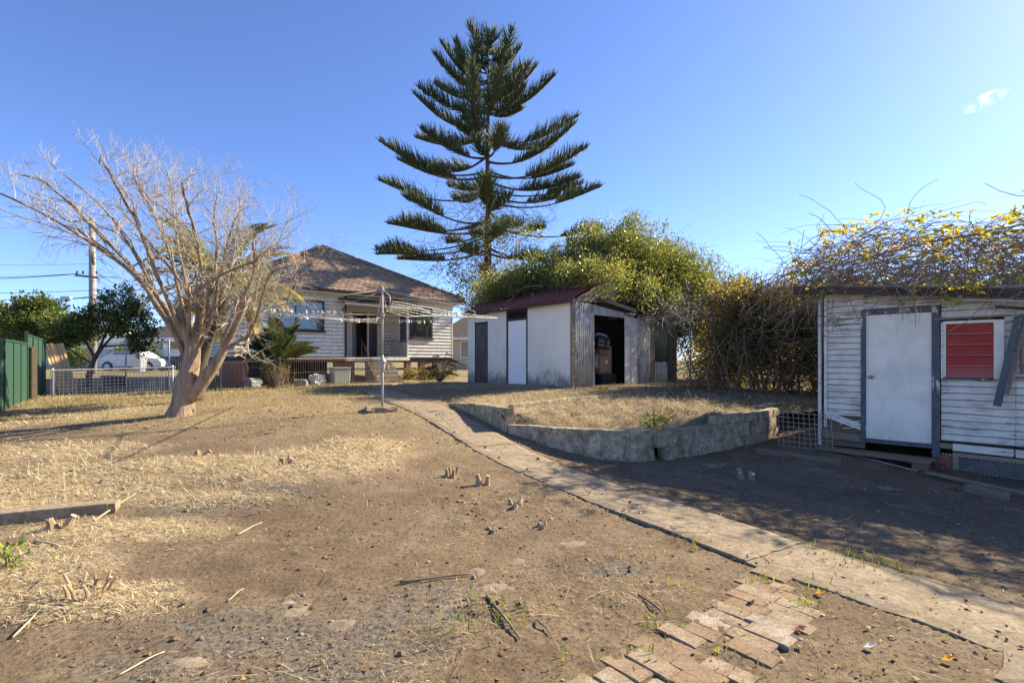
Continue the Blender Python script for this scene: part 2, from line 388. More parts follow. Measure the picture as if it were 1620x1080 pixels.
xs = np.arange(-4.6, 14.2, .075); ys = np.arange(7.1, 24.2, .075); X, Y = np.meshgrid(xs, ys)
Z = bank_z(X, Y)
tag(gridmesh('terrace_ground', X, Y, Z, M_GROUND, inpoly(X, Y)), 'raised bank of dry earth behind the retaining walls', kind='structure')

# ------------------------------------------------------------------ concrete
def concrete_mat(name, c1, c2, moss=0.0, crackscale=2.2, crack=.5):
    t = NT(name); v = t.geo()
    c = t.mix(t.ramp(t.noise(v, 2.3, 6, .65), [(.3, 0.0), (.7, 1.0)]), c1, c2)
    c = t.mix(t.ramp(t.noise(v, 30, 6, .75), [(.42, .75), (.56, 0.0)]), c, tuple(x*.45 for x in c1))
    c = t.mix(t.ramp(t.noise(v, 8, 5, .7), [(.42, 0.0), (.62, .8)]), c, (.235,.17,.105))
    vo = t.n('ShaderNodeTexVoronoi', feature='DISTANCE_TO_EDGE'); vo.inputs['Scale'].default_value = crackscale
    dv = t.n('ShaderNodeVectorMath', operation='ADD'); t.l(v, dv.inputs[0]); nn = t.n('ShaderNodeTexNoise'); nn.inputs['Scale'].default_value = 3; t.l(v, nn.inputs['Vector'])
    sc = t.n('ShaderNodeVectorMath', operation='SCALE'); t.l(nn.outputs['Color'], sc.inputs[0]); sc.inputs['Scale'].default_value = .5; t.l(sc.outputs[0], dv.inputs[1]); t.l(dv.outputs[0], vo.inputs['Vector'])
    cr = t.ramp(vo.outputs['Distance'], [(0.0, 1.0), (.012, 0.0)])
    cr = t.math('MULTIPLY', cr, t.math('MULTIPLY', t.ramp(t.noise(v, 1.1, 2, .5), [(.45, 0.0), (.55, 1.0)]), crack))
    c = t.mix(cr, c, (.05,.04,.03))
    if moss:
        c = t.mix(t.math('MULTIPLY', t.ramp(t.noise(v, 4.5, 7, .75), [(.44, 0.0), (.62, 1.0)]), moss), c, (.055,.058,.028))
        c = t.mix(t.ramp(t.noise(t.geo((9,9,1.2)), 1, 5, .7), [(.5, 0.0), (.8, .6)]), c, (.06,.05,.04))
    h = t.math('SUBTRACT', t.noise(v, 40, 7, .75), t.math('MULTIPLY', cr, 2.0))
    return t.fin(c, .92, t.bump(h, .5, .012), .15)
M_PATH = concrete_mat('path concrete', (.40,.325,.225), (.31,.245,.165), 0, 1.0, .8)
M_WALLC = concrete_mat('mossy concrete', (.68,.58,.41), (.50,.415,.275), .5, 1.6, .7)
M_SLAB = concrete_mat('pale slab', (.34,.285,.22), (.28,.22,.16), 0, 2, .3)
def slab(name, A, B, C, D, nu, nv, lift, parent, mat, thick=.09, zf=None, rag=.012):
    """quad slab A-B-C-D (xy corners), following the ground, edges broken by noise"""
    zf = zf or (lambda x, y: zsmooth(x, y)); A, B, C, D = map(np.array, (A, B, C, D))
    u = np.linspace(0, 1, nu); v = np.linspace(0, 1, nv); U, V = np.meshgrid(u, v)
    P = ((1-U)*(1-V))[...,None]*A + (U*(1-V))[...,None]*B + (U*V)[...,None]*C + ((1-U)*V)[...,None]*D
    X, Y = P[...,0], P[...,1]
    e = np.minimum(np.minimum(U, 1-U), np.minimum(V, 1-V)) < 1e-6
    X = X + np.where(e, (fbm(X*9, Y*9)-.5)*rag*4, 0); Y = Y + np.where(e, (fbm(X*9+40, Y*9)-.5)*rag*4, 0)
    Z = zf(X, Y) + lift + (fbm(X*4, Y*4)-.5)*.022 + (fbm(X*22, Y*22)-.5)*.009 - np.where(e, .012, 0)
    m = MB(); idx = np.arange(nu*nv).reshape(nv, nu)
    vs = [tuple(p) for p in np.stack([X, Y, Z], 2).reshape(-1, 3)]
    fs = [(int(idx[j,i]), int(idx[j,i+1]), int(idx[j+1,i+1]), int(idx[j+1,i])) for j in range(nv-1) for i in range(nu-1)]
    ring = list(idx[0,:]) + list(idx[1:,-1]) + list(idx[-1,-2::-1]) + list(idx[-2:0:-1,0]); ring = [int(i) for i in ring]; k = len(vs)
    vs += [(vs[i][0], vs[i][1], vs[i][2]-thick) for i in ring]; n = len(ring)
    fs += [(ring[j], k+j, k+(j+1) % n, ring[(j+1) % n]) for j in range(n)]
    m.add(vs, fs); o = m.build(name, mat, parent)
    return o
path = thing('garden_path', 'narrow cracked concrete path running from the house steps past the retaining wall', None, gp(900, 790)); path['kind'] = 'structure'
def wslab(*a, **k):      # a slab given in world coordinates under a parent that is not at the origin
    o = slab(*a, **k); p = o.parent
    if p is not None:
        bpy.context.view_layer.update(); o.matrix_parent_inverse = Matrix.Translation(-p.location) if abs(p.rotation_euler.z) < 1e-9 else p.matrix_world.inverted()
    return o
for i in range(len(Lp)-1):
    A, B, C, D = Lp[i], Rp[i], Rp[i+1], Lp[i+1]
    L = np.hypot(D[0]-A[0], D[1]-A[1])
    wslab('slab', A, B, C, D, 10, max(6, int(L/.06)), (.022 + .005*((i*7) % 3 - 1)), path, M_PATH)
def oriented(A, L, Wd, ang):
    c, s = math.cos(ang), math.sin(ang); return A, (A[0]+L*c, A[1]+L*s), (A[0]+L*c-Wd*s, A[1]+L*s+Wd*c), (A[0]-Wd*s, A[1]+Wd*c)

# retaining walls of poured concrete: swept section
def sweep_wall(name, pts, ztop, zbot, th, mat, amp=.012, parent=None, ragend=False):
    P = [np.array(p, float) for p in pts]; seg = [0]
    for a, b in zip(P[:-1], P[1:]): seg.append(seg[-1]+np.linalg.norm(b-a))
    n = max(8, int(seg[-1]/.06)); S = np.linspace(0, seg[-1], n)
    px = np.interp(S, seg, [p[0] for p in P]); py = np.interp(S, seg, [p[1] for p in P])
    for _ in range(6): px[1:-1] = (px[:-2]+2*px[1:-1]+px[2:])/4; py[1:-1] = (py[:-2]+2*py[1:-1]+py[2:])/4
    tz = np.interp(S, seg, ztop); bz = np.interp(S, seg, zbot)
    tx = np.gradient(px); ty = np.gradient(py); l = np.hypot(tx, ty); nx, ny = -ty/l, tx/l     # left of travel = inside
    m = MB(); prof = [(0,0.0),(0,.25),(0,.5),(0,.75),(0,.95),(.012,1.0),(.5,1.012),(.988,1.0),(1,.95),(1,.5),(1,0.0)]; vs = []
    for i in range(n):
        for o, h in prof:
            z = bz[i]+(tz[i]-bz[i])*h; q = (fbm(np.array(S[i]*6+o*20), np.array(z*9.+o*5))-.5)*amp*2
            zz = z + (float(fbm(np.array(S[i]*7), np.array(3.3)))-.5)*.03*h
            vs.append((px[i]+nx[i]*(o*th+q), py[i]+ny[i]*(o*th+q), zz))
    k = len(prof)
    fs = [(i*k+j, (i+1)*k+j, (i+1)*k+j+1, i*k+j+1) for i in range(n-1) for j in range(k-1)]
    fs += [tuple(range(k)), tuple(range((n-1)*k+k-1, (n-1)*k-1, -1))]
    m.add(vs, fs); return m.build(name, mat, parent)
o = sweep_wall('retaining_wall', [(-1.30,10.32),(-.9,9.6),(-.42,8.75),(-.08,8.18)], [.53,.58,.62,.62], [.35,.28,.15,.05], .13, M_WALLC)
tag(o, 'low stained concrete retaining wall tapering down beside the path', 'wall')
o = sweep_wall('retaining_wall', [(-.06,8.14),(.67,7.58),(1.06,7.34),(1.57,7.18),(1.9,7.22),(2.08,7.38)], [.37,.39,.4,.40,.40,.39], [.05,-.1,-.15,-.2,-.2,-.2], .15, M_WALLC, .02)
tag(o, 'curved cracked concrete retaining wall with a broken end at the green weed', 'wall')
o = sweep_wall('retaining_wall', [(.02,8.72),(1.0,9.75),(2.0,10.7),(2.95,11.55)], [.645,.66,.665,.66], [.3,.33,.38,.45], .1, M_WALLC, .01)
tag(o, 'thin pale concrete kerb along the upper edge of the straw bank', 'wall')
def roughbox(L, Wd, H, amp, seed, res=.07):
    nx, ny, nz_ = max(2, int(L/res)), max(2, int(Wd/res)), max(2, int(H/res))
    bm = bmesh.new(); bmesh.ops.create_cube(bm, size=1)
    bmesh.ops.bevel(bm, geom=bm.edges[:], offset=.04, segments=2, affect='EDGES')
    bmesh.ops.subdivide_edges(bm, edges=[e for e in bm.edges if e.calc_length() > .5], cuts=3, use_grid_fill=True)
    rs = np.random.default_rng(seed); ph = rs.random(3)*20
    for v in bm.verts:
        p = v.co; n = float(fbm(np.array(p.x*L*11+ph[0]+p.z*3), np.array(p.y*Wd*11+p.z*H*9+ph[1])))-.5
        k = 1 + n*amp
        v.co = Vector((p.x*L*k, p.y*Wd*k, p.z*H*k))
    me = bpy.data.meshes.new('block'); bm.to_mesh(me); bm.free(); return me
bw = thing('block_wall', 'two-course concrete block retaining wall with a split at its left end, under the straw bank', 'wall', (2.2, 7.5, -.1))
BP = [(2.22,7.47),(3.3,8.2),(4.4,8.98),(5.06,9.75)]
bsg = [0]
for a, b in zip(BP[:-1], BP[1:]): bsg.append(bsg[-1]+math.hypot(b[0]-a[0], b[1]-a[1]))
BM = [roughbox(.40, .17, .232 if k < 4 else .135, .16, k) for k in range(8)]
for me in BM: me.materials.append(M_WALLC)
for course in range(3):
    s = .2 if course % 2 == 0 else .0
    k = 0
    while s < bsg[-1]-.05:
        if not (course == 2 and s < 1.05):
            x = np.interp(s, bsg, [p[0] for p in BP]); y = np.interp(s, bsg, [p[1] for p in BP])
            x2 = np.interp(min(s+.2, bsg[-1]), bsg, [p[0] for p in BP]); y2 = np.interp(min(s+.2, bsg[-1]), bsg, [p[1] for p in BP])
            x1 = np.interp(max(s-.2, 0), bsg, [p[0] for p in BP]); y1 = np.interp(max(s-.2, 0), bsg, [p[1] for p in BP])
            o = link('block', BM[(k*3+course) % 4 + (4 if course == 2 else 0)], None, bw, (x-2.2+random.uniform(-.008,.008), y-7.5+random.uniform(-.008,.008), (.12, .355, .545)[course]-.02*(s/bsg[-1])), (random.uniform(-.02,.02), random.uniform(-.015,.015), math.atan2(y2-y1, x2-x1)))
        s += .405; k += 1
o = sweep_wall('concrete_stub', [(4.98,9.95),(5.35,10.3),(5.75,10.55)], [.5,.52,.52], [-.1,-.1,-.1], .2, M_WALLC, .03)
tag(o, 'short mossy concrete stub beside the block wall under the hedge', 'wall')

# concrete edging beam at left
e0, e1 = gp(-160, 842), gp(186, 806)
o = link('concrete_edging', roughbox(math.dist(e0[:2], e1[:2]), .17, .13, .03, 9), M_PATH, None, ((e0[0]+e1[0])/2, (e0[1]+e1[1])/2, (e0[2]+e1[2])/2+.02), (0, 0, math.atan2(e1[1]-e0[1], e1[0]-e0[0])))
tag(o, 'straight grey concrete edging beam half buried in straw', 'edging')

# ------------------------------------------------------------------ brick strip
def brick_mat():
    t = NT('worn paving brick'); r = t.objrand(); v = t.geo()
    c = t.ramp(r, [(0.0, (.34,.24,.155)), (.25, (.30,.205,.13)), (.45, (.37,.265,.175)), (.66, (.46,.37,.275)), (.8, (.33,.245,.16)), (1.0, (.50,.43,.345))])
    c = t.mix(t.ramp(t.noise(v, 9, 6, .7), [(.38, 0.0), (.62, .8)]), c, (.235,.168,.104))
    c = t.mix(t.ramp(t.noise(v, 70, 5, .75), [(.4, .6), (.55, 0.0)]), c, (.12,.085,.055))
    return t.fin(c, .93, t.bump(t.noise(v, 60, 7, .75), .5, .006), .12)
M_BRICK = brick_mat()
bp0 = gp(905, 1072); ang = math.atan2(.98, 1.2)
strip = thing('brick_strip', 'strip of worn paving bricks sunk into the bare earth beside the path', None, (bp0[0], bp0[1], bp0[2]), ang); strip['kind'] = 'structure'
BR = [roughbox(.226, .112, .07, .05, 20+k, .05) for k in range(5)]; HB = roughbox(.109, .112, .07, .06, 30, .05)
for me in BR+[HB]: me.materials.append(M_BRICK)
for i in range(-5, 17):
    off = (i % 2)*.06 + random.uniform(-.012, .012); row = []
    j = 0; yy = -off + (.0 if i < 13 else .05)
    for j in range(2):
        half = (j == 2)
        ln = .112 if half else .23
        yc = yy - ln/2; yy -= ln + .004
        if (i > 13 and j == 1 and i % 2) or (i in (6,) and j == 1) or (i == 16 and j > 0): continue
        lx = i*.1145; c, s_ = math.cos(ang), math.sin(ang); wx, wy = bp0[0]+lx*c-yc*s_, bp0[1]+lx*s_+yc*c
        gz = float(zsmooth(np.array(wx), np.array(wy)))+float(micro(np.array(wx), np.array(wy)))
        link('brick', HB if half else random.choice(BR), None, strip, (lx+random.uniform(-.003,.003), yc, gz-bp0[2]-.029+random.uniform(-.005,.005)), (random.uniform(-.03,.03), random.uniform(-.03,.03), math.pi/2+random.uniform(-.035,.035)))
# broken flat stones showing through the earth
FS = [(755,902,.1,.09,'small grey flat stone with the long stick against it'),(790,930,.2,.08,'long flat stone behind the clump of weeds'),(735,958,.15,.09,'cracked flat stone with grass sprouting at its edge'),(905,858,.16,.08,'pinkish flat stone sunk in earth near the path'),
      (820,885,.1,.08,'small pale stone chip flush with earth'),(545,985,.15,.09,'grey dusty concrete patch in the ashy earth'),(465,965,.14,.1,'split grey concrete patch in the ashy earth'),(300,1045,.15,.07,'pale concrete patch near a small dark hole'),
      (1290,742,.3,.13,'flush dark paving slab before the plank step'),(1400,772,.32,.14,'dusty paving slab in shade before the timber block'),(1130,735,.3,.18,'flat stone flush with shaded earth below the block wall')]
for k, (px, py, rx, ry, lab) in enumerate(FS):
    x, y, z = gp(px, py); n = 9; poly = []
    for i in range(n):
        a = 2*math.pi*i/n; q = random.uniform(.75, 1.1); poly.append((x+math.cos(a)*rx*q, y+math.sin(a)*ry*q*1.2))
    m = MB(); zz = z+float(micro(np.array(x), np.array(y)))
    top = [(px_, py_, float(zsmooth(np.array(px_), np.array(py_)))+float(micro(np.array(px_), np.array(py_)))-.004) for px_, py_ in poly]
    m.add(top + [(a, b, c-.05) for a, b, c in top] + [(x, y, zz+.006)], [(i, (i+1) % n, 2*n) for i in range(n)] + [(i, n+i, n+(i+1) % n, (i+1) % n) for i in range(n)])
    tag(m.build('flat_stone', M_SLAB), lab, 'stone', 'flat stones in the yard')

# ------------------------------------------------------------------ building materials
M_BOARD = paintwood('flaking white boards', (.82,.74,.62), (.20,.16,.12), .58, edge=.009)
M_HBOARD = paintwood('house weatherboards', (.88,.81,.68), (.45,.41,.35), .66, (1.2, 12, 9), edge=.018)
M_BLUE = paintwood('blue grey trim', (.085,.098,.11), (.40,.36,.28), .62, (9, 9, 2.2))
M_DOOR = None
def door_mat(name, base, stain, amt=.5):
    t = NT(name); v = t.coord('Object')
    c = t.mix(t.math('MULTIPLY', t.ramp(t.noise(v, 2.2, 6, .65), [(.42, 0.0), (.75, 1.0)]), amt), base, stain)
    c = t.mix(t.ramp(t.noise(t.coord('Object', (14, 14, 1.3)), 1, 5, .7), [(.55, 0.0), (.8, .35)]), c, tuple(x*.6 for x in stain))
    c = t.mix(t.ramp(t.noise(v, 24, 5, .7), [(.66, 0.0), (.74, .55)]), c, (.2,.17,.13))
    return t.fin(c, .6, t.bump(t.noise(v, 5, 5, .6), .15, .01), .3)
M_DOORA = door_mat('door paint', (.89,.82,.68), (.58,.50,.38), .7)
M_DOORW = door_mat('new white door', (.90,.88,.82), (.82,.79,.72), .25)
M_WOOD = simple('weathered timber', (.20,.155,.11), (.33,.265,.19), 2.5, .85, (1.5,14,14), .5, .008)
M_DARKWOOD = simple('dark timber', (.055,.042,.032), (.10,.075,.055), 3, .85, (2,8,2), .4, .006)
M_PLANK = simple('step timber', (.16,.115,.075), (.26,.19,.125), 2.5, .85, (1.5,16,16), .5, .008)
M_REDB = simple('red brick', (.26,.09,.055), (.36,.145,.085), 9, .92, (1,1,1), .5, .006)
M_METAL = simple('galvanised steel', (.45,.45,.44), (.60,.60,.58), 8, .45, (1,1,1), .1, .003, metal=.7)
M_RUSTY = simple('rusty steel', (.30,.22,.15), (.48,.40,.32), 9, .6, (1,1,1), .2, .003, metal=.3)
M_BLACK = simple('wire black and painted dark', (.012,.011,.010), (.02,.018,.016), 4, .9)  # near black: the wires' own colour, and painted darkness in openings
M_RED = None
def glass_mat(name, c, rough=.12, spec=.6, tint=None):
    t = NT(name); v = t.geo()
    k = t.mix(t.ramp(t.noise(v, 3.2, 6, .65), [(.35, 0.0), (.75, .6)]), c, tint or tuple(x*.6+.1 for x in c))
    return t.fin(k, t.math('ADD', rough, t.math('MULTIPLY', t.noise(v, 20, 4, .6), .25)), None, spec)
M_RED = glass_mat('red louvre glass', (.38,.035,.016), .3, .3, (.42,.07,.035))
M_PINK = glass_mat('faded louvre glass', (.42,.085,.06), .3, .3, (.46,.14,.10))
M_GLASS = glass_mat('window glass', (.05,.06,.075), .05, .8)
M_CURT = simple('curtain', (.42,.44,.47), (.52,.54,.57), 3, .9, (20,20,.5), .2, .01)

# =================================================================== right shed (weatherboard, red louvre)
SH = Vector((5.18, 8.46, 0)); SA = math.atan2(-.703, .711)
shed = thing('weatherboard_shed', 'dilapidated white weatherboard shed with plain door and red louvre window under a vine', 'shed', SH, SA)
_bc = {}
def board(parent, x0, x1, z, pitch, mat, y=0, rot=(0,0,0), name='board', th=.016, loc=None, zrot=0, lap=.02, nseg=None):
    """one lapped weatherboard; mesh origin at its left lower end"""
    L = round(x1-x0, 3); key = (L, pitch, mat.name, th)
    if key not in _bc:
        if mat.name.startswith('house'): th = .03
        m = MB(); n = nseg or max(1, int(L/.5)); h = pitch+lap; rs = random.Random(L*1000)
        ring = []
        for i in range(n+1):
            x = L*i/n; j = rs.uniform(-.0015, .0015)
            ring.append([(x, -th-.006, 0+j), (x, .0, 0+j), (x, .006, h), (x, -.004, h)])
        vs = [p for r_ in ring for p in r_]
        fs = [(4*i+a, 4*(i+1)+a, 4*(i+1)+(a+1) % 4, 4*i+(a+1) % 4) for i in range(n) for a in range(4)] + [(3,2,1,0), (4*n,4*n+1,4*n+2,4*n+3)]
        fs = [tuple(reversed(f)) for f in fs]
        m.add(vs, fs); me = m.mesh('board'); me.materials.append(mat); _bc[key] = me
    return link(name, _bc[key], None, parent, loc or (x0, y, z), rot)
def wallboards(parent, x0, x1, z0, z1, pitch, mat, holes, y=0, zr=None, org=None, rz=0, jit=0, seams=()):
    """rows of boards on the plane y, cut round the openings; org/rz place another face of the building"""
    z = z0; c, s_ = math.cos(rz), math.sin(rz); org = org or (0, 0)
    while z < z1-.02:
        iv = [(x0, x1)]
        for (a, b, c0, c1) in holes:
            if z+pitch*.6 > c0 and z+pitch*.4 < c1:
                iv = [q for (p0, p1) in iv for q in ((p0, min(p1, a)), (max(p0, b), p1)) if q[1]-q[0] > .02]
        for sm in seams:
            iv = [q for (p0, p1) in iv for q in (((p0, sm-.002), (sm+.002, p1)) if p0 < sm < p1 else ((p0, p1),)) if q[1]-q[0] > .02]
        for (p0, p1) in iv:
            board(parent, p0, p1, z, pitch, mat, rot=(0, random.uniform(-jit, jit), rz), loc=(org[0]+p0*c-y*s_, org[1]+p0*s_+y*c, z+random.uniform(-jit, jit)*.4))
        z += pitch
SZ = 4.6; PT = .0985
wallboards(shed, .05, .585, .50, 2.47, PT, M_BOARD, [], jit=.004)
wallboards(shed, 1.53, 2.30, .24, 2.42, PT, M_BOARD, [(1.53,2.19,1.12,1.98),(1.5,2.2,.55,.66)], jit=.004)
wallboards(shed, 2.304, SZ, .24, 2.34, PT, M_BOARD, [], jit=.004)
# the sprung boards over the gap and at the broken corner
board(shed, 1.53, 2.30, .66, PT, M_BOARD, rot=(0, .03, 0), loc=(1.53, -.004, .645), name='sprung_board')
board(shed, 1.53, 2.30, .545, PT, M_BOARD, rot=(0, .004, 0), loc=(1.53, 0, .535), name='board')
board(shed, .03, .62, .4, PT*.9, M_BOARD, rot=(.1, .33, .03), loc=(.04, -.02, .46), name='fallen_board')
wallboards(shed, .585, 1.53, 2.205, 2.46, PT, M_BOARD, [], jit=.004)
m = MB(); m.beam((.26, .0, .36), (.6, -.01, .45), .015, .02); m.beam((.3, .01, .3), (.6, .0, .33), .012, .016)
m.build('broken_batten', M_BOARD, shed)
m = MB(); m.box(.0, .60, .03, .05, .0, .62); m.build('backing_board', M_PLANK, shed)
m = MB(); m.hexa([(.0,-.03,.12),(.62,-.03,.10),(.62,.028,.10),(.0,.028,.12),(.0,-.03,.24),(.62,-.03,.21),(.62,.028,.21),(.0,.028,.24)]); m.build('bottom_plate', M_WOOD, shed)
m = MB(); m.hexa([(1.52,-.035,.13),(SZ,-.035,.08),(SZ,.02,.08),(1.52,.02,.13),(1.52,-.04,.20),(SZ,-.045,.20),(SZ,.02,.20),(1.52,.02,.20)]); m.build('bottom_plate', M_WOOD, shed)
for k, (a, b, z0, z1) in enumerate([(1.66,2.28,.115,.20),(2.30,3.4,.10,.19)]):
    board(shed, a, b, z0, z1-z0, M_BOARD, loc=(a, -.045, z0-.01), rot=(.05, .015, 0))
m = MB(); m.hexa([(1.66,-.06,.03),(SZ,-.06,-.02),(SZ,.02,-.02),(1.66,.02,.03),(1.66,-.06,.085),(SZ,-.06,.05),(SZ,.02,.05),(1.66,.02,.085)]); m.build('sill_beam', M_WOOD, shed)
# other faces: left end, back, right end as board walls; solid core
wallboards(shed, 0, 3.0, .2, 2.6, PT, M_BOARD, [], rz=-math.pi/2, org=(.0, 3.0), jit=.004)
m = MB(); m.box(.06, SZ-.05, .07, 3.0, .1, 2.30); m.build('wall_core', M_DARKWOOD, shed)
# corner posts
m = MB(); m.box(-.045, .0, -.035, .03, -.05, 2.42); m.build('corner_post', M_BOARD, shed)
m = MB(); m.box(.045, .085, -.045, -.02, .30, 2.44); m.build('corner_strip', M_BOARD, shed)
m = MB(); m.tube([(-.012,-.06,2.4),(-.012,-.06,.1),(.0,-.1,.02),(.05,-.22,-.05)], .022, 8); m.build('downpipe', M_BOARD, shed, True)
# door and its frame
dp = MB().box(.615, 1.425, -.012, .028, .17, 2.115).build('door', M_DOORA, shed, bevel=.004)
m = MB(); m.lathe([(.028,0),(.03,.006),(.014,.012),(.013,.028),(.027,.04),(.03,.052),(.022,.062),(.004,.064)], 14); m.build('door_knob', M_RUSTY, dp, True, (.685, -.012, 1.14), (math.pi/2, 0, 0))
for nm, b in (('door_jamb', (.555,.612,-.05,.03,.08,2.20)), ('door_jamb', (1.43,1.52,-.05,.03,-.02,2.20)), ('door_head', (.613,1.429,-.048,.03,2.12,2.20)), ('door_sill', (.613,1.429,-.06,.03,.11,.165))):
    MB().box(*b).build(nm, M_BLUE, shed, bevel=.004)
# louvre window
M_PEDGE = simple('pane edge', (.5,.36,.33), (.62,.5,.46), 14)
win = MB().box(1.53, 1.555, -.05, .0, 1.14, 1.96).build('window_frame', M_BOARD, shed)
for b in ((1.555,1.585,-.035,.0,1.16,1.93),(2.085,2.19,-.05,.0,1.14,1.96),(1.555,2.085,-.045,.0,1.925,1.965),(1.555,2.085,-.06,.0,1.12,1.155)):
    MB().box(*b).build('frame_piece', M_BLUE if (b[0] == 1.555 and b[4] < 1.15) else M_DOORA, win)
for k in range(5):
    z0 = 1.165+k*.152
    m = MB(); m.hexa([(1.588,-.055,z0),(2.082,-.055,z0),(2.082,-.05,z0),(1.588,-.05,z0),(1.588,-.008,z0+.165),(2.082,-.008,z0+.165),(2.082,-.003,z0+.165),(1.588,-.003,z0+.165)])
    lp = m.build('louvre_pane', M_PINK if k == 0 else M_RED, win)
    MB().box(1.589,2.081,-.0565,-.0552,z0+.0005,z0+.005).build('glass_edge', M_PEDGE, lp)
m = MB(); m.hexa([(1.45,-.055,1.985),(2.25,-.055,2.0),(2.25,0,2.0),(1.45,0,1.985),(1.45,-.055,2.01),(2.25,-.055,2.025),(2.25,0,2.025),(1.45,0,2.01)]); m.build('head_batten', M_WOOD, shed)
# dangling blue post, pipe and tap
m = MB(); m.beam((2.33,-.10,1.99), (2.12,-.17,.78), .085, .05, (0,1,0)); m.build('dangling_post', M_BLUE, shed)
m = MB(); m.beam((2.40,-.075,1.98), (2.22,-.11,.95), .04, .03, (0,1,0)); m.build('loose_batten', M_WOOD, shed)
m = MB(); m.tube([(2.36,-.05,2.02),(2.36,-.05,1.22)], .018, 8); m.build('wall_pipe', M_WOOD, shed, True)
m = MB(); m.tube([(2.30,-.07,1.17),(2.5,-.07,1.18)], .02, 8); m.tube([(2.40,-.07,1.17),(2.40,-.08,1.10)], .014, 8); m.build('tap', M_RUSTY, shed, True)
# roof: skillion of old sheet with sagging fascia
def rz_(s): return 2.60-.115*(s+.3) if s < 2.4 else 2.29-.05*(s-2.4)
m = MB(); n = 16; vs = []
for i in range(n+1):
    s_ = -.34+i*(SZ+.6)/n
    for y_, dz in ((-.34, 0), (3.2, .42)):
        vs += [(s_, y_, rz_(s_)+dz+.05), (s_, y_, rz_(s_)+dz+.03)]
fs = []
for i in range(n):
    a, b = 4*i, 4*(i+1); fs += [(a, b, b+2, a+2), (a+1, a+3, b+3, b+1), (a, a+1, b+1, b), (a+2, b+2, b+3, a+3)]
m.add(vs, fs); m.build('roof_sheet', simple('old roof sheet', (.10,.085,.075), (.2,.16,.13), 4, .8), shed)
for i in range(4):
    a, b = -.34+i*1.3, -.34+(i+1)*1.3-.004
    m = MB(); m.hexa([(a,-.33,rz_(a)-.08),(b,-.33,rz_(b)-.08),(b,-.305,rz_(b)-.08),(a,-.305,rz_(a)-.08),(a,-.33,rz_(a)+.028),(b,-.33,rz_(b)+.028),(b,-.305,rz_(b)+.028),(a,-.305,rz_(a)+.028)])
    m.build('fascia', M_DARKWOOD, shed)
m = MB(); m.hexa([(-.34,-.30,2.5),(-.31,-.30,2.5),(-.31,3.1,2.9),(-.34,3.1,2.9),(-.34,-.30,2.63),(-.31,-.30,2.63),(-.31,3.1,3.02),(-.34,3.1,3.02)]); m.build('barge_board', M_DARKWOOD, shed)
for s_ in (-.05, .6, 1.25, 1.9, 2.55, 3.2, 3.85): MB().hexa([(s_,-.3,rz_(s_)-.06),(s_+.04,-.3,rz_(s_)-.06),(s_+.04,.06,rz_(s_)-.02),(s_,.06,rz_(s_)-.02),(s_,-.3,rz_(s_)+.02),(s_+.04,-.3,rz_(s_)+.02),(s_+.04,.06,rz_(s_)+.06),(s_,.06,rz_(s_)+.06)]).build('rafter_end', M_DARKWOOD, shed)
m = MB(); m.tube([(1.75,-.36,2.24),(2.6,-.38,2.14),(3.6,-.38,2.06)], .012, 6); m.build('conduit', M_METAL, shed)
m = MB(); m.tube([(2.1,-.2,2.13),(2.9,-.24,1.98)], .02, 6); m.build('stay', M_DARKWOOD, shed)
# brick pier and mesh vent under the floor
pier = MB().box(1.45,1.64,-.02,.18,-.22,-.205).build('brick_pier', M_REDB, shed)
for r_ in range(3):
    for k in range(1 if r_ % 2 else 2):
        x0 = 1.455+k*.094; MB().box(x0, x0+(.185 if r_ % 2 else .091), -.025, .16, -.2+r_*.083, -.2+r_*.083+.076).build('brick', M_REDB, pier, bevel=.004)
m = MB(); m.box(1.66, SZ, .10, .12, -.35, .04); m.build('underfloor_dark_sheet', M_BLACK, shed)  # black sheet behind the mesh, painted shade of the underfloor space
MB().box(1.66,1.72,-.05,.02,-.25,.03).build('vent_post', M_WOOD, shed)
m = MB(); N = 62; zt = lambda x: .03-.017*(x-1.7)
for i in range(N):
    x = 1.72+i*.04
    for sg in (-1, 1):
        a = (x, -.02, -.23); b = (x+sg*.30, -.02, -.23+.29)
        m.tube([a, b], .0022, 3, False)
o = m.build('vent_mesh', M_METAL, shed); o['kind'] = 'stuff'
MB().box(.0,.5,.08,.1,-.2,.2).build('underfloor_dark_sheet', M_BLACK, shed)  # another black sheet painting the underfloor shade at the left corner

# loose timber and bits in front of the shed
def shw(x, y, z): return SH + Matrix.Rotation(SA, 3, 'Z') @ Vector((x, y, z))
st = thing('plank_step', 'worn timber plank step below the white shed door', 'step', shw(.75, -.3, -.13), SA)
MB().hexa([(-.72,-.16,.10),(.70,-.30,.085),(.74,.10,.085),(-.72,.14,.10),(-.72,-.16,.14),(.70,-.30,.125),(.74,.10,.125),(-.72,.14,.14)]).build('plank', M_PLANK, st, bevel=.006)
MB().box(.50,.68,-.26,.06,-.06,.083).build('support_block', M_PLANK, st, bevel=.005)
MB().box(-.68,-.5,-.12,.1,-.04,.098).build('support_block', M_PLANK, st, bevel=.005)
def loose(name, a, b, w_, h_, mat, label, cat, grp=None):
    a, b = Vector(a), Vector(b); c = (a+b)/2; d_ = b-a; L = d_.length
    o = MB().box(-L/2, L/2, -w_/2, w_/2, -h_/2, h_/2).build(name, mat, None, loc=c, bevel=min(w_, h_)*.12)
    o.rotation_euler = d_.to_track_quat('X', 'Z').to_euler(); return tag(o, label, cat, grp)
def gpt(px, py, dz=0): p = gp(px, py); return Vector((p[0], p[1], p[2]+dz))
a, b = gpt(1468,752,.04), gpt(1640,792,.05); loose('loose_plank', a, b, .085, .03, M_WOOD, 'long grey plank lying on the ground below the mesh vent', 'plank')
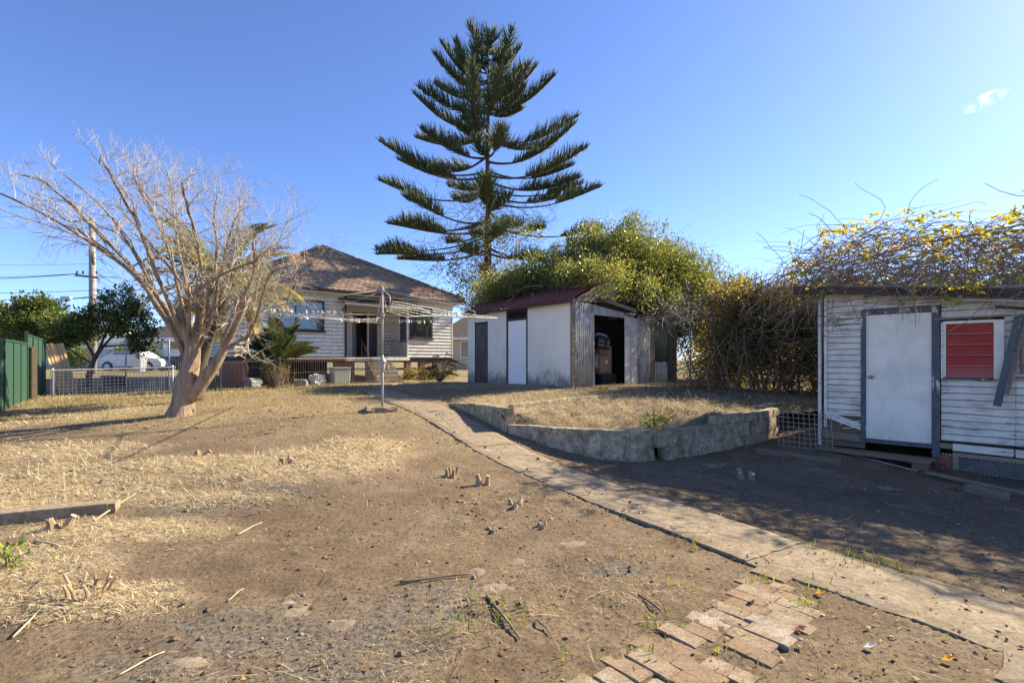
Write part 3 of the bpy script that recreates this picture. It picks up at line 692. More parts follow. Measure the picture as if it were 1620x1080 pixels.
a, b = gpt(1344,720,.02), gpt(1452,748,.02); loose('loose_batten', a, b, .03, .02, M_BOARD, 'thin white batten lying under the front of the plank step', 'plank')
a, b = gpt(1530,778,.045), gpt(1592,793,.045); loose('timber_block', a, b, .13, .10, M_PLANK, 'short brown timber block holding up the long grey plank', 'block')
a, b = gpt(1196,716,.03), gpt(1330,735,.03); loose('timber_edging', a, b, .12, .09, M_PLANK, 'old timber edging lying between wire panel and plank step', 'edging')
# leaning wire panel
wp = thing('leaning_mesh', 'rusty welded wire panel leaning between block wall and weatherboard shed', 'wire panel', gpt(1275,712,0))
m = MB(); o0 = gpt(1232,706,.02); o1 = gpt(1318,716,.02); up = Vector((.1,.22,.56))
base = wp.location
for i in range(11):
    a = o0.lerp(o1, i/10); m.tube([a-base, a+up-base], .0055, 4)
m.build('upright_wires', M_RUSTY, wp); m = MB()
for j in range(8): m.tube([o0+up*(j/7.3)-base, o1+up*(j/7.3)-base], .0055, 4)
m.build('cross_wires', M_RUSTY, wp)
o = MB(); o.tube([(0,0,0),(.03,.0,.07),(.09,-.01,.085),(.13,-.02,.05)], [.03,.045,.04,.02], 8); cl = gpt(1612,742,0)
bg_ = roughbox(.14,.10,.2,.3,77); q = link('pink_sack', bg_, simple('pink cloth', (.45,.22,.22), (.55,.30,.28), 6), None, shw(2.5,-.22,.28)); tag(q, 'faded pink sack hung at the shed wall', 'sack')

# =================================================================== white shed under the bush
WS = Vector((1.575, 13.26, .66)); WA = R(38)
ws = thing('white_shed', 'long white rendered shed with rusty red roof and corrugated end wall under the big bush', 'shed', WS, WA)
def render_mat():
    t = NT('white render'); v = t.coord('Object')
    c = t.mix(t.ramp(t.noise(v, 1.3, 5, .6), [(.35, 0.0), (.7, 1.0)]), (.88,.81,.67), (.78,.71,.57))
    sx = t.n('ShaderNodeSeparateXYZ'); t.l(v, sx.inputs[0])
    low = t.ramp(sx.outputs['Z'], [(0.0, 1.0), (.5, .35), (.85, 0.0)])
    gr = t.ramp(t.math('ADD', t.math('MULTIPLY', low, .42), t.math('MULTIPLY', t.noise(v, 3.5, 7, .75), .75)), [(.52, 0.0), (.78, .85)])
    c = t.mix(gr, c, (.15,.135,.10))
    c = t.mix(t.ramp(t.noise(v, 26, 5, .7), [(.68, 0.0), (.75, .6)]), c, (.2,.17,.13))
    return t.fin(c, .85, t.bump(t.noise(v, 14, 6, .65), .2, .01), .2)
M_REND = render_mat()
def iron_mat(name, c1, c2, st):
    t = NT(name); v = t.coord('Object', (1,1,1))
    c = t.mix(t.ramp(t.noise(t.coord('Object', (16,16,1.1)), 1, 7, .7), [(.36, 0.0), (.62, 1.0)]), c1, c2)
    c = t.mix(t.ramp(t.noise(t.coord('Object', (22,22,2.5)), 1, 7, .75), [(.52, 0.0), (.64, .9)]), c, st)
    c = t.mix(t.ramp(t.noise(v, 3.1, 5, .65), [(.5, 0.0), (.75, .5)]), c, (.12,.13,.06))
    return t.fin(c, .75, t.bump(t.noise(v, 30, 5, .7), .2, .004), .25)
M_IRON = iron_mat('painted iron', (.62,.57,.47), (.44,.40,.31), (.12,.09,.06))
M_IRONG = iron_mat('green iron', (.17,.20,.12), (.12,.13,.09), (.08,.06,.045))
M_ROOFRED = iron_mat('rusty red roof iron', (.19,.045,.035), (.12,.035,.028), (.25,.17,.13))
def corrugated(name, x0, x1, z0, z1, y, mat, parent, pitch=.076, amp=.011, topf=None, botj=.0, loc=None, rot=None):
    m = MB(); n = max(8, int((x1-x0)/pitch*8)); vs = []; ft, fb = [], []
    rs = random.Random(x0*77+1); 
    for i in range(n+1):
        x = x0+(x1-x0)*i/n; yy = y+amp*math.sin(2*math.pi*x/pitch); t = topf(x) if topf else z1; bj = rs.uniform(-botj, botj)
        vs += [(x, yy, z0+bj), (x, yy, t), (x, yy+.004, z0+bj), (x, yy+.004, t)]
    fs = []
    for i in range(n):
        a, b = 4*i, 4*i+4; fs += [(a, b, b+1, a+1), (a+2, a+3, b+3, b+2), (a+1, b+1, b+3, a+3), (a, a+2, b+2, b)]
    fs += [(0,1,3,2), (4*n, 4*n+2, 4*n+3, 4*n+1)]
    m.add(vs, fs); return m.build(name, mat, parent, True, loc, rot)
WL, WW = 5.0, 4.45      # length along the wall that faces left, width of the end wall
zt_ = 2.27
# left-facing wall: local x = 0 plane, y = distance back from the near corner. pixel -> distance
def wy(px):
    t = (px-CX)/F; return (t*WS.y-WS.x)/(-.6157-.788*t)
d0, d1 = wy(833), wy(803); e0_, e1_ = wy(771), wy(752)
def seg(a, b, z0=-.15, z1=zt_): return MB().box(0, .12, a, b, z0, z1).build('wall_panel', M_REND, ws)
seg(.05, d0-.05); seg(d1+.06, e0_-.03); seg(e1_+.03, WL)
MB().box(.0,.12, d1+.06-.02-.0, d1+.061, 0,.01)
MB().box(.02, .1, e0_-.03, e1_+.03, 2.0, zt_-.03).build('wall_panel', M_REND, ws)
dd_ = MB().box(.012, .05, d0+.012, d1-.012, .03, 1.93).build('white_door', M_DOORW, ws, bevel=.004); tag(dd_, 'clean bright white door')
m = MB(); m.lathe([(.02,0),(.022,.01),(.012,.016),(.024,.034),(.02,.05),(.003,.052)], 10); m.build('door_knob', M_METAL, dd_, True, (.012, d1-.08, 1.0), (0, -math.pi/2, 0))
for b in ((-.01,.1,d0-.045,d0+.01,-.05,zt_-.02),(-.01,.1,d1-.01,d1+.055,-.05,zt_-.02),(-.008,.1,d0+.01,d1-.01,1.935,2.0),(-.008,.1,d0+.01,d1-.01,2.18,zt_-.02)): MB().box(*b).build('door_frame', M_DARKWOOD, ws)
MB().box(.06,.08,d0,d1,2.0,2.18).build('fanlight_dark_sheet', M_BLACK, ws)  # black sheet painted as the unlit inside above the door
gd = MB().box(.03,.05,e0_,e1_,.0,1.93).build('plank_door', M_DARKWOOD, ws); tag(gd, 'old dark planked door with peeling blue-green paint')
M_OLDDOOR = paintwood('peeling blue green door', (.075,.10,.11), (.085,.045,.038), .5, (14, 14, 1.6))
for k in range(5):
    a = e0_+.01+(e1_-e0_-.02)*k/5; b = e0_+.01+(e1_-e0_-.02)*(k+1)/5-.006
    MB().box(.014,.03,a,b,.02,1.92).build('plank', M_OLDDOOR, gd)
MB().box(.005,.014,e0_+.03,e0_+.3,.14,.2).build('patch_board', M_DARKWOOD, gd)
for b in ((.0,.1,e0_-.03,e0_,-.05,2.02),(.0,.1,e1_,e1_+.03,-.05,2.02),(.002,.1,e0_,e1_,1.93,1.99)): MB().box(*b).build('door_frame', M_DARKWOOD, ws)
# end wall (faces the sun side): local y = 0 plane
def wx(px):
    t = (px-CX)/F; return (t*WS.y-WS.x)/(.788-.6157*t)
MB().box(-.02,.075,-.03,.05,-.1,2.40).build('corner_post', M_WOOD, ws)
top_ = lambda x: 2.36-.028*x if x < 1 else 2.33-.16*(x-1)
a0, a1, a2, a3, a4, a5 = wx(938), wx(986), wx(1006), wx(1026), wx(1033), wx(1056)
corrugated('corrugated_sheet', .075, a0-.03, -.12, 2.3, -.012, M_IRON, ws, topf=lambda x: top_(x)-.06)
MB().box(a0-.035, a0+.005, -.05, .03, -.1, 2.1).build('door_post', M_IRON, ws)
MB().hexa([(a0-.03,-.04,1.98),(a1+.05,-.04,1.96),(a1+.05,.02,1.96),(a0-.03,.02,1.98),(a0-.03,-.04,2.25),(a1+.05,-.04,2.10),(a1+.05,.02,2.10),(a0-.03,.02,2.25)]).build('lintel_board', M_IRON, ws)
for k in range(4):
    b0 = a1+(a2-a1)*k/4; b1 = a1+(a2-a1)*(k+1)/4-.006
    MB().box(b0, b1, -.075+.012*(k % 2), -.045+.01*(k % 2), -.22-.02*k, 2.02-.02*k).build('door_plank', M_BOARD, ws)
corrugated('corrugated_sheet', a2, a3, -.27, 2.0, -.06, M_IRON, ws, topf=lambda x: 2.05-.1*(x-a2), amp=.014, botj=.03)
MB().box(a3+.01, a4, -.07, .02, -.25, 2.02).build('wall_post', M_WOOD, ws)
corrugated('green_sheet', a4+.005, a5, .72, 1.92, -.01, M_IRONG, ws, topf=lambda x: 1.95-.1*(x-a4))
corrugated('corrugated_sheet', a4+.005, a5, -.25, .70, -.005, M_IRON, ws, botj=.02)
MB().box(a5, a5+.16, -.05, .05, -.25, 1.9).build('wall_post', M_DARKWOOD, ws)
MB().box(a5+.16, a5+.5, .0, .03, -.25, 1.75).build('dark_board', M_DARKWOOD, ws)
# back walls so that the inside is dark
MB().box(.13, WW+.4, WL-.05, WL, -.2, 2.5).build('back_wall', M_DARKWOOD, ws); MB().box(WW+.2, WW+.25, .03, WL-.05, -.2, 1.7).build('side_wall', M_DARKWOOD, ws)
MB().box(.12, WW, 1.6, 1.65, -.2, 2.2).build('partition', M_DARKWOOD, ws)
# roof: red iron rising from the left wall, grey skillion falling to the right
def roofsheet(name, p0, p1, L, mat, nx, y0=-.15):
    """p0, p1: (x,z) of the low and high edge; corrugations run down the slope"""
    m = MB(); n = int(L/.076*6); vs = []
    for i in range(n+1):
        y_ = y0+L*i/n; k = .011*math.sin(2*math.pi*y_/.076)
        for (x, z) in (p0, p1): vs += [(x, y_, z+k), (x, y_, z+k-.006)]
    fs = []
    for i in range(n): a, b = 4*i, 4*i+4; fs += [(a, a+2, b+2, b), (a+1, b+1, b+3, a+3), (a, b, b+1, a+1), (a+2, a+3, b+3, b+2)]
    m.add(vs, fs); return m.build(name, mat, ws, True)
for k in range(6):
    y0 = -.13+k*.875; roofsheet('roof_sheet', (-.2, 2.31+.004*(k % 2)), (1.75, 3.28+.004*(k % 2)), .895, M_ROOFRED, 8, y0)
M_GREYIRON = iron_mat('grey roof iron', (.20,.20,.20), (.13,.125,.12), (.10,.06,.04))
for k in range(6):
    y0 = -.22+k*.885; roofsheet('roof_sheet', (WW+.35, 1.90+.004*(k % 2)), (.9, 2.44+.004*(k % 2)), .90, M_GREYIRON, 8, y0)
MB().box(-.2,-.17,-.12,5.1,2.235,2.295).build('fascia', M_DARKWOOD, ws)
m = MB(); m.add([(.0,-.02,2.3),(1.75,-.02,2.35),(1.75,-.02,3.24),(.0,.06,2.3),(1.75,.06,2.35),(1.75,.06,3.24)], [(0,1,2),(5,4,3),(0,3,4,1),(1,4,5,2),(2,5,3,0)]); m.build('gable_board', M_WOOD, ws)
MB().box(1.72,1.76,-.02,5.0,2.35,3.25).build('ridge_wall', M_DARKWOOD, ws)
MB().hexa([(.95,-.2,2.36),(2.4,-.2,2.12),(2.4,-.16,2.12),(.95,-.16,2.36),(.95,-.2,2.45),(2.4,-.2,2.21),(2.4,-.16,2.21),(.95,-.16,2.45)]).build('barge_board', M_WOOD, ws)
for x_ in (2.05, 2.75): MB().box(x_, x_+.3, -.2, .0, 2.03-.1*(x_-2), 2.11-.1*(x_-2)).build('purlin_end', M_WOOD, ws)
# concrete apron along the left wall
WCA, WSA = math.cos(WA), math.sin(WA)
def wsw(x, y, z=0): return (WS.x+x*WCA-y*WSA, WS.y+x*WSA+y*WCA, WS.z+z)
ap = thing('concrete_apron', 'thin concrete strip of paving along the foot of the white shed', None, wsw(-.5, 2, 0)); ap['kind'] = 'structure'
for k in range(5):
    A, B = wsw(-.75, .6+k*1.3)[:2], wsw(-.02, .6+k*1.3)[:2]; C, D = wsw(-.02, 1.89+k*1.3)[:2], wsw(-.75, 1.89+k*1.3)[:2]
    wslab('slab', A, B, C, D, 8, 14, .03, ap, M_PATH, zf=lambda x, y: np.maximum(np.where(inpoly(x, y), zhigh(x, y), zsmooth(x, y)), zsmooth(x, y)))

# clutter inside the open doorway
M_CARD = simple('cardboard', (.30,.19,.10), (.36,.24,.14), 5, .9); M_PLBLK = simple('black plastic', (.02,.02,.022), (.04,.04,.045), 7, .5, vary=.5)
def box_thing(name, label, cat, loc, dims, rz, mat, flaps=True):
    t = thing(name, label, cat, loc, rz); L, D, H = dims
    MB().box(-L/2,L/2,-D/2,D/2,0,H).build('body', mat, t, bevel=.006)
    return t
def wst(x, y, z): return wsw(x, y, z)
b1 = box_thing('cardboard_box', 'brown cardboard box tilted at the bottom of the open shed doorway', 'box', wst(1.55,.42,.42), (.42,.4,.5), WA+.1, M_CARD); b1.rotation_euler = (.15, -.2, WA)
MB().box(.0,.09,-.206,-.202,.26,.36).build('label_sticker', simple('sticker', (.55,.6,.7), (.7,.7,.72), 9), b1)
box_thing('cardboard_box', 'tall cardboard carton standing upright in the shed doorway', 'box', wst(1.72,.5,-.05), (.5,.3,1.2), WA, M_CARD)
box_thing('storage_tub', 'dark plastic tub on the floor of the shed doorway', 'tub', wst(1.6,.28,-.05), (.6,.35,.4), WA, M_PLBLK)
cr = thing('bottle_crate', 'black plastic bottle crate stacked on the boxes in the doorway', 'crate', wst(1.52,.4,1.08), WA-.1)
cr.rotation_euler = (0, .12, WA-.1)
MB().box(-.24,.24,-.16,.16,0,.34).build('body', M_PLBLK, cr, bevel=.01)
for i in range(4):
    for j in range(2): MB().box(-.2+i*.105,-.13+i*.105,-.168,-.161,.05+j*.11,.12+j*.11).build('slot', simple('red cap', (.22,.02,.02), (.28,.03,.03)) if (i == 2) else simple('pale cap', (.22,.22,.22), (.28,.28,.28)), cr)
m = MB(); m.tube([(-.2,0,.36),(-.1,.02,.42),(.1,0,.40),(.22,0,.37)], .03, 6); m.build('rolled_paper', M_CURT, cr)
fb = thing('folding_chair', 'folded chair with pale metal legs leaning in the shed doorway', 'chair', wst(1.08,.25,-.05), WA)
for k in range(3): MB().tube([(k*.09-.1,0,0),(k*.09-.05,.12,.85-.1*k)], .013, 7).build('leg', M_METAL, fb, True)
MB().tube([(-.05,.1,.5),(.14,.1,.5)], .012, 6).build('cross_bar', M_METAL, fb, True)
bagm = roughbox(.3,.26,.36,.35,55); tag(link('cloth_bag', bagm, simple('pale cloth', (.30,.28,.24), (.42,.40,.35), 5), None, wst(1.3,.38,.70), (0,.3,WA)), 'crumpled pale cloth bag wedged in the shed doorway', 'bag')

# =================================================================== the house
HO = Vector((-10.13, 18.5, .42)); HA = R(38); HWD, HDP = 9.2, 12.0
house = thing('house', 'white weatherboard house with tiled hip roof and recessed back porch', 'house', HO, HA)
ZF, ZE, ZA, OV = 1.54-.42, 4.22-.42, 6.93-.42, .42
M_TRIM = simple('cream trim', (.50,.46,.38), (.60,.56,.48), 4, .7); M_BROWN = simple('brown joinery', (.05,.033,.026), (.085,.06,.05), 4, .6)
HP = .15; PX0, PX1, PD = 4.05, 6.9, 1.5
wallboards(house, 0, HWD, ZF, ZE-.28, HP, M_HBOARD, [(1.13,3.2,2.15,3.36),(PX0,PX1,ZF-.2,ZE),(6.98,8.14,1.98,3.36)], seams=(3.6,), y=0)
wallboards(house, 0, HDP, ZF, ZE-.02, HP, M_HBOARD, [(2.4,4.2,2.1,3.3)], rz=-math.pi/2, org=(0, HDP))
wallboards(house, 0, HDP, ZF, ZE-.02, HP, M_HBOARD, [(3.0,4.6,2.1,3.3),(8.0,9.6,2.1,3.3)], rz=math.pi/2, org=(HWD, 0))
# frieze boards, corner stops
for a, b in ((-.02, PX0), (PX1, HWD+.02)): MB().box(a, b, -.03, .0, ZE-.28, ZE-.02).build('frieze_board', M_TRIM, house)
for x in (-.03, 3.575, HWD-.01): MB().box(x, x+.045, -.035, .015, ZF-.02, ZE-.28).build('corner_stop', M_HBOARD, house)
# solid inside: room cores, leaving the porch recess open; floor slab
MB().box(.03, PX0-.03, .03, HDP-.04, ZF-.02, ZE-.02).build('wall_core', M_TRIM, house)
MB().box(PX1+.03, HWD-.03, .03, HDP-.04, ZF-.02, ZE-.02).build('wall_core', M_TRIM, house)
MB().box(PX0-.03, PX1+.03, PD+1.2, HDP-.04, ZF-.02, ZE-.02).build('wall_core', M_TRIM, house)
MB().box(.02, HWD-.02, .02, HDP-.02, ZF-.22, ZF-.02).build('floor_frame', M_DARKWOOD, house)
# porch: back wall with door, right return with window
wallboards(house, PX0, PX1, ZF, ZE-.02, HP, M_HBOARD, [(4.82,6.15,ZF,3.22)], y=PD)
MB().box(PX0, 4.82, PD+.02, PD+.08, ZF, ZE-.02).build('porch_back_wall', M_TRIM, house); MB().box(6.15, PX1, PD+.02, PD+.08, ZF, ZE-.02).build('porch_back_wall', M_TRIM, house)
MB().box(4.82, 6.15, PD+.02, PD+.08, 3.22, ZE-.02).build('porch_back_wall', M_TRIM, house)
MB().box(4.3, 6.6, PD+1.0, PD+1.15, ZF, ZE-.02).build('hall_wall', M_BROWN, house)
MB().box(PX0, PX1, .0, PD+1.1, ZF-.1, ZF-.005).build('porch_floor', simple('porch boards', (.33,.25,.17), (.42,.33,.23), 3), house)
MB().box(PX0, PX1, .0, PD, ZE-.03, ZE-.01).build('porch_ceiling', M_TRIM, house)
for x in (4.82, 5.62, 6.1): MB().box(x, x+.07, PD-.03, PD+.06, ZF, 3.22).build('door_frame', M_HBOARD, house)
MB().box(4.82, 6.17, PD-.03, PD+.06, 3.16, 3.24).build('door_frame', M_HBOARD, house)
MB().hexa([(4.9,PD+.05,ZF),(5.3,PD+.5,ZF),(5.27,PD+.53,ZF),(4.87,PD+.08,ZF),(4.9,PD+.05,3.14),(5.3,PD+.5,3.14),(5.27,PD+.53,3.14),(4.87,PD+.08,3.14)]).build('back_door', simple('grey door', (.36,.35,.33), (.44,.42,.39), 3), house)
MB().box(5.7,6.1,PD+.02,PD+.03,ZF+.1,3.1).build('side_light', M_GLASS, house)
wallboards(house, 0, PD, ZF, ZE-.02, HP, M_HBOARD, [(.1,.62,1.9,3.0)], rz=math.pi/2, org=(PX1, 0))
w3 = MB().box(PX1-.03, PX1-.01, .1, .62, 1.9, 3.0).build('window', M_GLASS, house)
for b in ((.06,.1,1.86,3.04),(.62,.66,1.86,3.04),(.06,.66,1.82,1.86),(.06,.66,3.04,3.08)): MB().box(PX1-.05, PX1, b[0], b[1], b[2], b[3]).build('frame', M_BROWN, w3)
MB().box(PX0-.02, PX0+.06, -.06, .04, -.1, ZE).build('porch_post', M_BROWN, house); MB().box(PX1-.05, PX1+.02, -.04, .04, ZF, ZE).build('porch_post', M_HBOARD, house)
MB().box(5.2, PX1+.05, -.1, -.001, ZF-.14, ZF+.01).build('porch_edge', M_HBOARD, house)
MB().box(PX0, 5.2, -.06, -.001, ZF-.16, ZF-.01).build('porch_edge', M_TRIM, house)
# wrought iron railing
m = MB(); m.tube([(5.75,-.03,ZF+.72),(PX1,-.03,ZF+.72)], .014, 5); m.tube([(5.75,-.03,ZF+.08),(PX1,-.03,ZF+.08)], .012, 5)
for k in range(4):
    x = 5.75+k*.38; m.tube([(x,-.03,ZF),(x,-.03,ZF+.75)], .012, 5)
    if k < 3:
        m.tube([(x,-.03,ZF+.1),(x+.19,-.03,ZF+.68),(x+.38,-.03,ZF+.1)], .008, 4); m.tube([(x,-.03,ZF+.68),(x+.19,-.03,ZF+.1),(x+.38,-.03,ZF+.68)], .008, 4)
m.build('railing', M_BROWN, house)
m = MB(); m.tube([(4.75,-.03,ZF+.8),(4.75,-.03,ZF)], .012, 5); m.tube([(4.75,-.05,ZF+.75),(4.75,-1.35,-.1+.75)], .014, 5)
for k in range(5): m.tube([(4.75,-.1-.28*k,ZF+.72-.19*k),(4.75,-.1-.28*k,ZF-.2*k-.1)], .008, 4)
m.build('stair_rail', M_BROWN, house)
# windows on the front
def window(x0, x1, z0, z1, split, mat=M_BROWN, curtain=True):
    wnd = MB().box(x0+.05, x1-.05, .0, .012, z0+.05, z1-.05).build('window', M_GLASS if not curtain else M_CURT, house)
    for b in ((x0,x0+.07,z0,z1),(x1-.07,x1,z0,z1)): MB().box(b[0],b[1],-.06,.03,b[2],b[3]).build('frame', mat, wnd)
    for b in ((x0+.07,x1-.07,z0,z0+.07),(x0+.07,x1-.07,z1-.07,z1)): MB().box(b[0],b[1],-.06,.03,b[2],b[3]).build('frame', mat, wnd)
    for s in split: MB().box(s-.025,s+.025,-.05,.02,z0+.07,z1-.07).build('mullion', mat, wnd)
    xs_ = [x0+.07]+[q for s in split for q in (s-.025, s+.025)]+[x1-.07]
    for i in range(0, len(xs_), 2):
        t = MB().box(xs_[i], xs_[i+1], -.03, -.026, z0+.07, z1-.07); t.build('pane', M_PANE, wnd)
    MB().box(x0-.05, x1+.05, -.09, .0, z0-.05, z0).build('sill', mat, wnd)
    return wnd
def pane_mat():
    t = NT('clear pane'); g = t.n('ShaderNodeBsdfGlossy'); g.inputs['Roughness'].default_value = .03
    tr = t.n('ShaderNodeBsdfTransparent'); tr.inputs[0].default_value = (.8,.85,.88,1); ms = t.n('ShaderNodeMixShader'); fr = t.n('ShaderNodeFresnel'); fr.inputs[0].default_value = 1.9
    t.l(fr.outputs[0], ms.inputs[0]); t.l(tr.outputs[0], ms.inputs[1]); t.l(g.outputs[0], ms.inputs[2]); t.l(ms.outputs[0], t.out.inputs[0]); return t.m
M_PANE = pane_mat()
wnd = window(1.13, 3.2, 2.15, 3.36, (2.1,))
MB().box(2.95,3.08,.013,.014,2.2,3.3).build('dark_gap_strip', M_BLACK, wnd)  # black strip painting the unlit room at the curtain's edge
window(6.98, 8.14, 1.98, 3.36, (7.25, 7.85))
# roof: hip, tiles of real relief on the slopes that show
def zroof(t): return ZE + (ZA-ZE)*t
apf = Vector((HWD/2, HWD/2, ZA)); apb = Vector((HWD/2, HDP-HWD/2, ZA))
c0, c1, c2, c3 = Vector((-OV,-OV,ZE)), Vector((HWD+OV,-OV,ZE)), Vector((HWD+OV,HDP+OV,ZE)), Vector((-OV,HDP+OV,ZE))
M_TILEBASE = simple('roof underlay', (.12,.075,.05), (.16,.10,.065), 4, .9)
m = MB(); m.add([c0,c1,c2,c3,apf,apb], [(0,1,4),(1,2,5,4),(2,3,5),(3,0,4,5),(3,2,1,0)]); roof = m.build('roof', M_TILEBASE, house)
def tile_mat():
    t = NT('terracotta tile'); a = t.attr('rnd').outputs['Fac']; v = t.geo()
    c = t.ramp(a, [(0.0, (.28,.155,.095)), (.4, (.38,.235,.15)), (.75, (.46,.32,.21)), (1.0, (.26,.19,.13))])
    c = t.mix(t.ramp(t.noise(v, 1.6, 6, .7), [(.4, 0.0), (.7, .7)]), c, (.17,.15,.11))
    return t.fin(c, .9, t.bump(t.noise(v, 25, 4, .6), .3, .01), .2)
M_TILE = tile_mat()
def tiles(A, B, C, D):
    """tiles on the slope with eave A-B and ridge D-C (C may equal D)"""
    eu = (B-A).normalized(); mid = (A+B)/2; up = ((C+D)/2-mid); up = (up-up.dot(eu)*eu); H = up.length; up.normalize(); nrm = eu.cross(up).normalized()
    V = []; L = (B-A).length; rows_ = int(H/.3)
    la = (D-A).dot(eu); lb = L-(C-A).dot(eu)
    for r in range(rows_+1):
        h0 = r*.3; k = min(1, h0/H); xa, xb = la*k, L-lb*k
        n = int((xb-xa)/.24); off = .12*(r % 2)
        for i in range(n):
            x = xa+off+i*.24
            if x+.24 > xb+.1: continue
            sub = [(0,.004),(.07,.03),(.15,.012),(.235,.034)]
            j = random.uniform(-.008, .008); p0 = A+eu*x+up*h0
            for (u0, q0), (u1, q1) in zip(sub[:-1], sub[1:]):
                V.append([p0+eu*u0+up*-.02+nrm*(q0+.045+j), p0+eu*u1+up*-.02+nrm*(q1+.045+j), p0+eu*u1+up*.31+nrm*(q1+.01), p0+eu*u0+up*.31+nrm*(q0+.01)])
                V.append([p0+eu*u0+up*-.02+nrm*-.005, p0+eu*u1+up*-.02+nrm*-.005, p0+eu*u1+up*-.02+nrm*(q1+.045+j), p0+eu*u0+up*-.02+nrm*(q0+.045+j)])
    V = np.array([[tuple(p) for p in q] for q in V]); rn = np.repeat(RNG.random(len(V)//6), 6)
    o = quads('roof_tiles', V, M_TILE, roof, rn); o['kind'] = 'stuff'
tiles(c0, c1, apf, apf); tiles(c1, c2, apb, apf); tiles(c3, c0, apf, apb)
for a, b in ((c0, apf), (c1, apf), (apf, apb)):
    n = int((b-a).length/.38); d_ = (b-a)/n
    for i in range(n): MB().tube([a+d_*i+Vector((0,0,.05)), a+d_*(i+1.06)+Vector((0,0,.075))], [.12,.1], 7).build('ridge_tile', M_TILE, roof, True)
for (a, b) in ((c0, c1), (c3, c0), (c1, c2)):
    m = MB(); m.beam(a+Vector((0,0,-.06)), b+Vector((0,0,-.06)), .025, .17); m.build('fascia', M_TRIM, house)
    e = (b-a).normalized(); o_ = Vector((e.y, -e.x, 0))*.07
    m = MB(); m.tube([a+o_+Vector((0,0,-.03)), b+o_+Vector((0,0,-.03))], .055, 8); m.build('gutter', M_BROWN, house, True)
m = MB(); m.add([c0-Vector((0,0,.14)), c1-Vector((0,0,.14)), Vector((HWD+OV,.0,ZE-.14)), Vector((-OV,.0,ZE-.14))], [(0,1,2,3)]); m.build('eave_soffit', M_TRIM, house)
# porch awning of old iron
m = MB(); m.hexa([(3.75,-.75,3.32),(7.35,-.75,3.28),(7.35,.05,3.50),(3.75,.05,3.54),(3.75,-.75,3.36),(7.35,-.75,3.32),(7.35,.05,3.54),(3.75,.05,3.58)]); m.build('awning', M_DARKWOOD, house)
m = MB(); m.beam((3.8,-.7,3.29),(7.3,-.7,3.25), .05, .07); m.build('awning_beam', M_HBOARD, house)
for x in (3.85, 7.25): MB().beam((x,-.68,3.26),(x,-.02,2.85), .04, .05).build('awning_bracket', M_BROWN, house)
# brick base: left corner, left side, piers
def brickwork(p0, p1, z0, z1, th, name='brick_base'):
    p0, p1 = Vector(p0), Vector(p1); L = (p1-p0).length; e = (p1-p0).normalized(); nrm = Vector((e.y, -e.x, 0))
    m = MB(); a = p0-nrm*.012; b = p1-nrm*.012; back = -nrm*th
    m.hexa([a+Vector((0,0,z0)), b+Vector((0,0,z0)), b+back+Vector((0,0,z0)), a+back+Vector((0,0,z0)), a+Vector((0,0,z1)), b+Vector((0,0,z1)), b+back+Vector((0,0,z1)), a+back+Vector((0,0,z1))])
    base_ = m.build(name, M_MORTAR, house)
    key = 'hb'
    r = 0; z = z0+.01
    while z+.08 < z1+.01:
        x = -.12*(r % 2)
        while x < L-.02:
            a_, b_ = max(0, x), min(L, x+.23)
            if b_-a_ > .04:
                q = p0+e*a_; o = link('brick', brick_me(round(b_-a_, 2)), None, base_, (q.x, q.y, z), (0, 0, math.atan2(e.y, e.x)))
            x += .24
        z += .086; r += 1
_bm = {}
def brick_me(L):
    if L not in _bm:
        m = MB(); m.box(0, L-.008, -.012, .03, 0, .076); _bm[L] = m.mesh('brick'); _bm[L].materials.append(M_REDB)
    return _bm[L]
M_MORTAR = simple('mortar', (.26,.22,.18), (.32,.28,.23), 12, .95)
gz0 = -.3
brickwork((0,0,0), (.42,0,0), gz0, ZF-.22, .2); brickwork((0,3.6,0), (0,0,0), gz0, ZF-.22, .2)
brickwork((3.65,.1,0), (4.5,.1,0), gz0, ZF-.22, .2)
for x in (6.85, 7.55, 8.3, 8.95): brickwork((x,.05,0), (x+.24,.05,0), gz0+.1, ZF-.22, .24, 'brick_pier')
MB().box(.2, 4.4, 3.3, 3.4, gz0, ZF-.22).build('underfloor_wall', M_DARKWOOD, house)
# steps
for k in range(6):
    z1 = ZF-.02-.185*(k+1); MB().box(4.88, 6.02, -.1-.27*(k+1), -.1-.27*k, -.35, z1+.0).build('step', M_SLAB, house, bevel=.012)

# =================================================================== rotary clothes hoist
HC = Vector((-2.46, 9.6, 0)); HC.z = G(HC.x, HC.y)+.0
M_HOIST = simple('old galvanised paint', (.28,.265,.235), (.38,.355,.31), 6, .5, (1,1,1), .15, .003)
hoist = thing('clothes_hoist', 'old rotary clothes hoist with pegs left on its wires', 'clothes hoist', HC)
zt2, za2 = at(605,457,9.6).z-HC.z, 2.26-HC.z
MB().tube([(0,0,-.05),(0,0,1.05)], .023, 12).build('lower_pole', M_HOIST, hoist, True)
MB().tube([(0,0,1.05),(0,0,zt2)], [.018,.018], 12).build('upper_pole', M_HOIST, hoist, True)
cb = MB().lathe([(.03,.0),(.04,.06),(.06,.15),(.056,.17),(.078,.185),(.078,.20),(.04,.25),(.024,.30)], 14, (0,0,.72)).build('winding_box', M_HOIST, hoist, True)
MB().tube([(.09,-.05,.85),(.13,-.08,.85),(.135,-.09,.68)], .012, 6).build('crank_handle', M_HOIST, cb, True)
MB().tube([(-.07,-.06,.72),(-.07,-.06,.50)], .01, 6).build('crank_handle', M_RUSTY, cb, True)
MB().lathe([(.03,0),(.04,.02),(.04,.09),(.03,.12)], 12, (0,0,za2-.06)).build('arm_collar', M_HOIST, hoist, True)
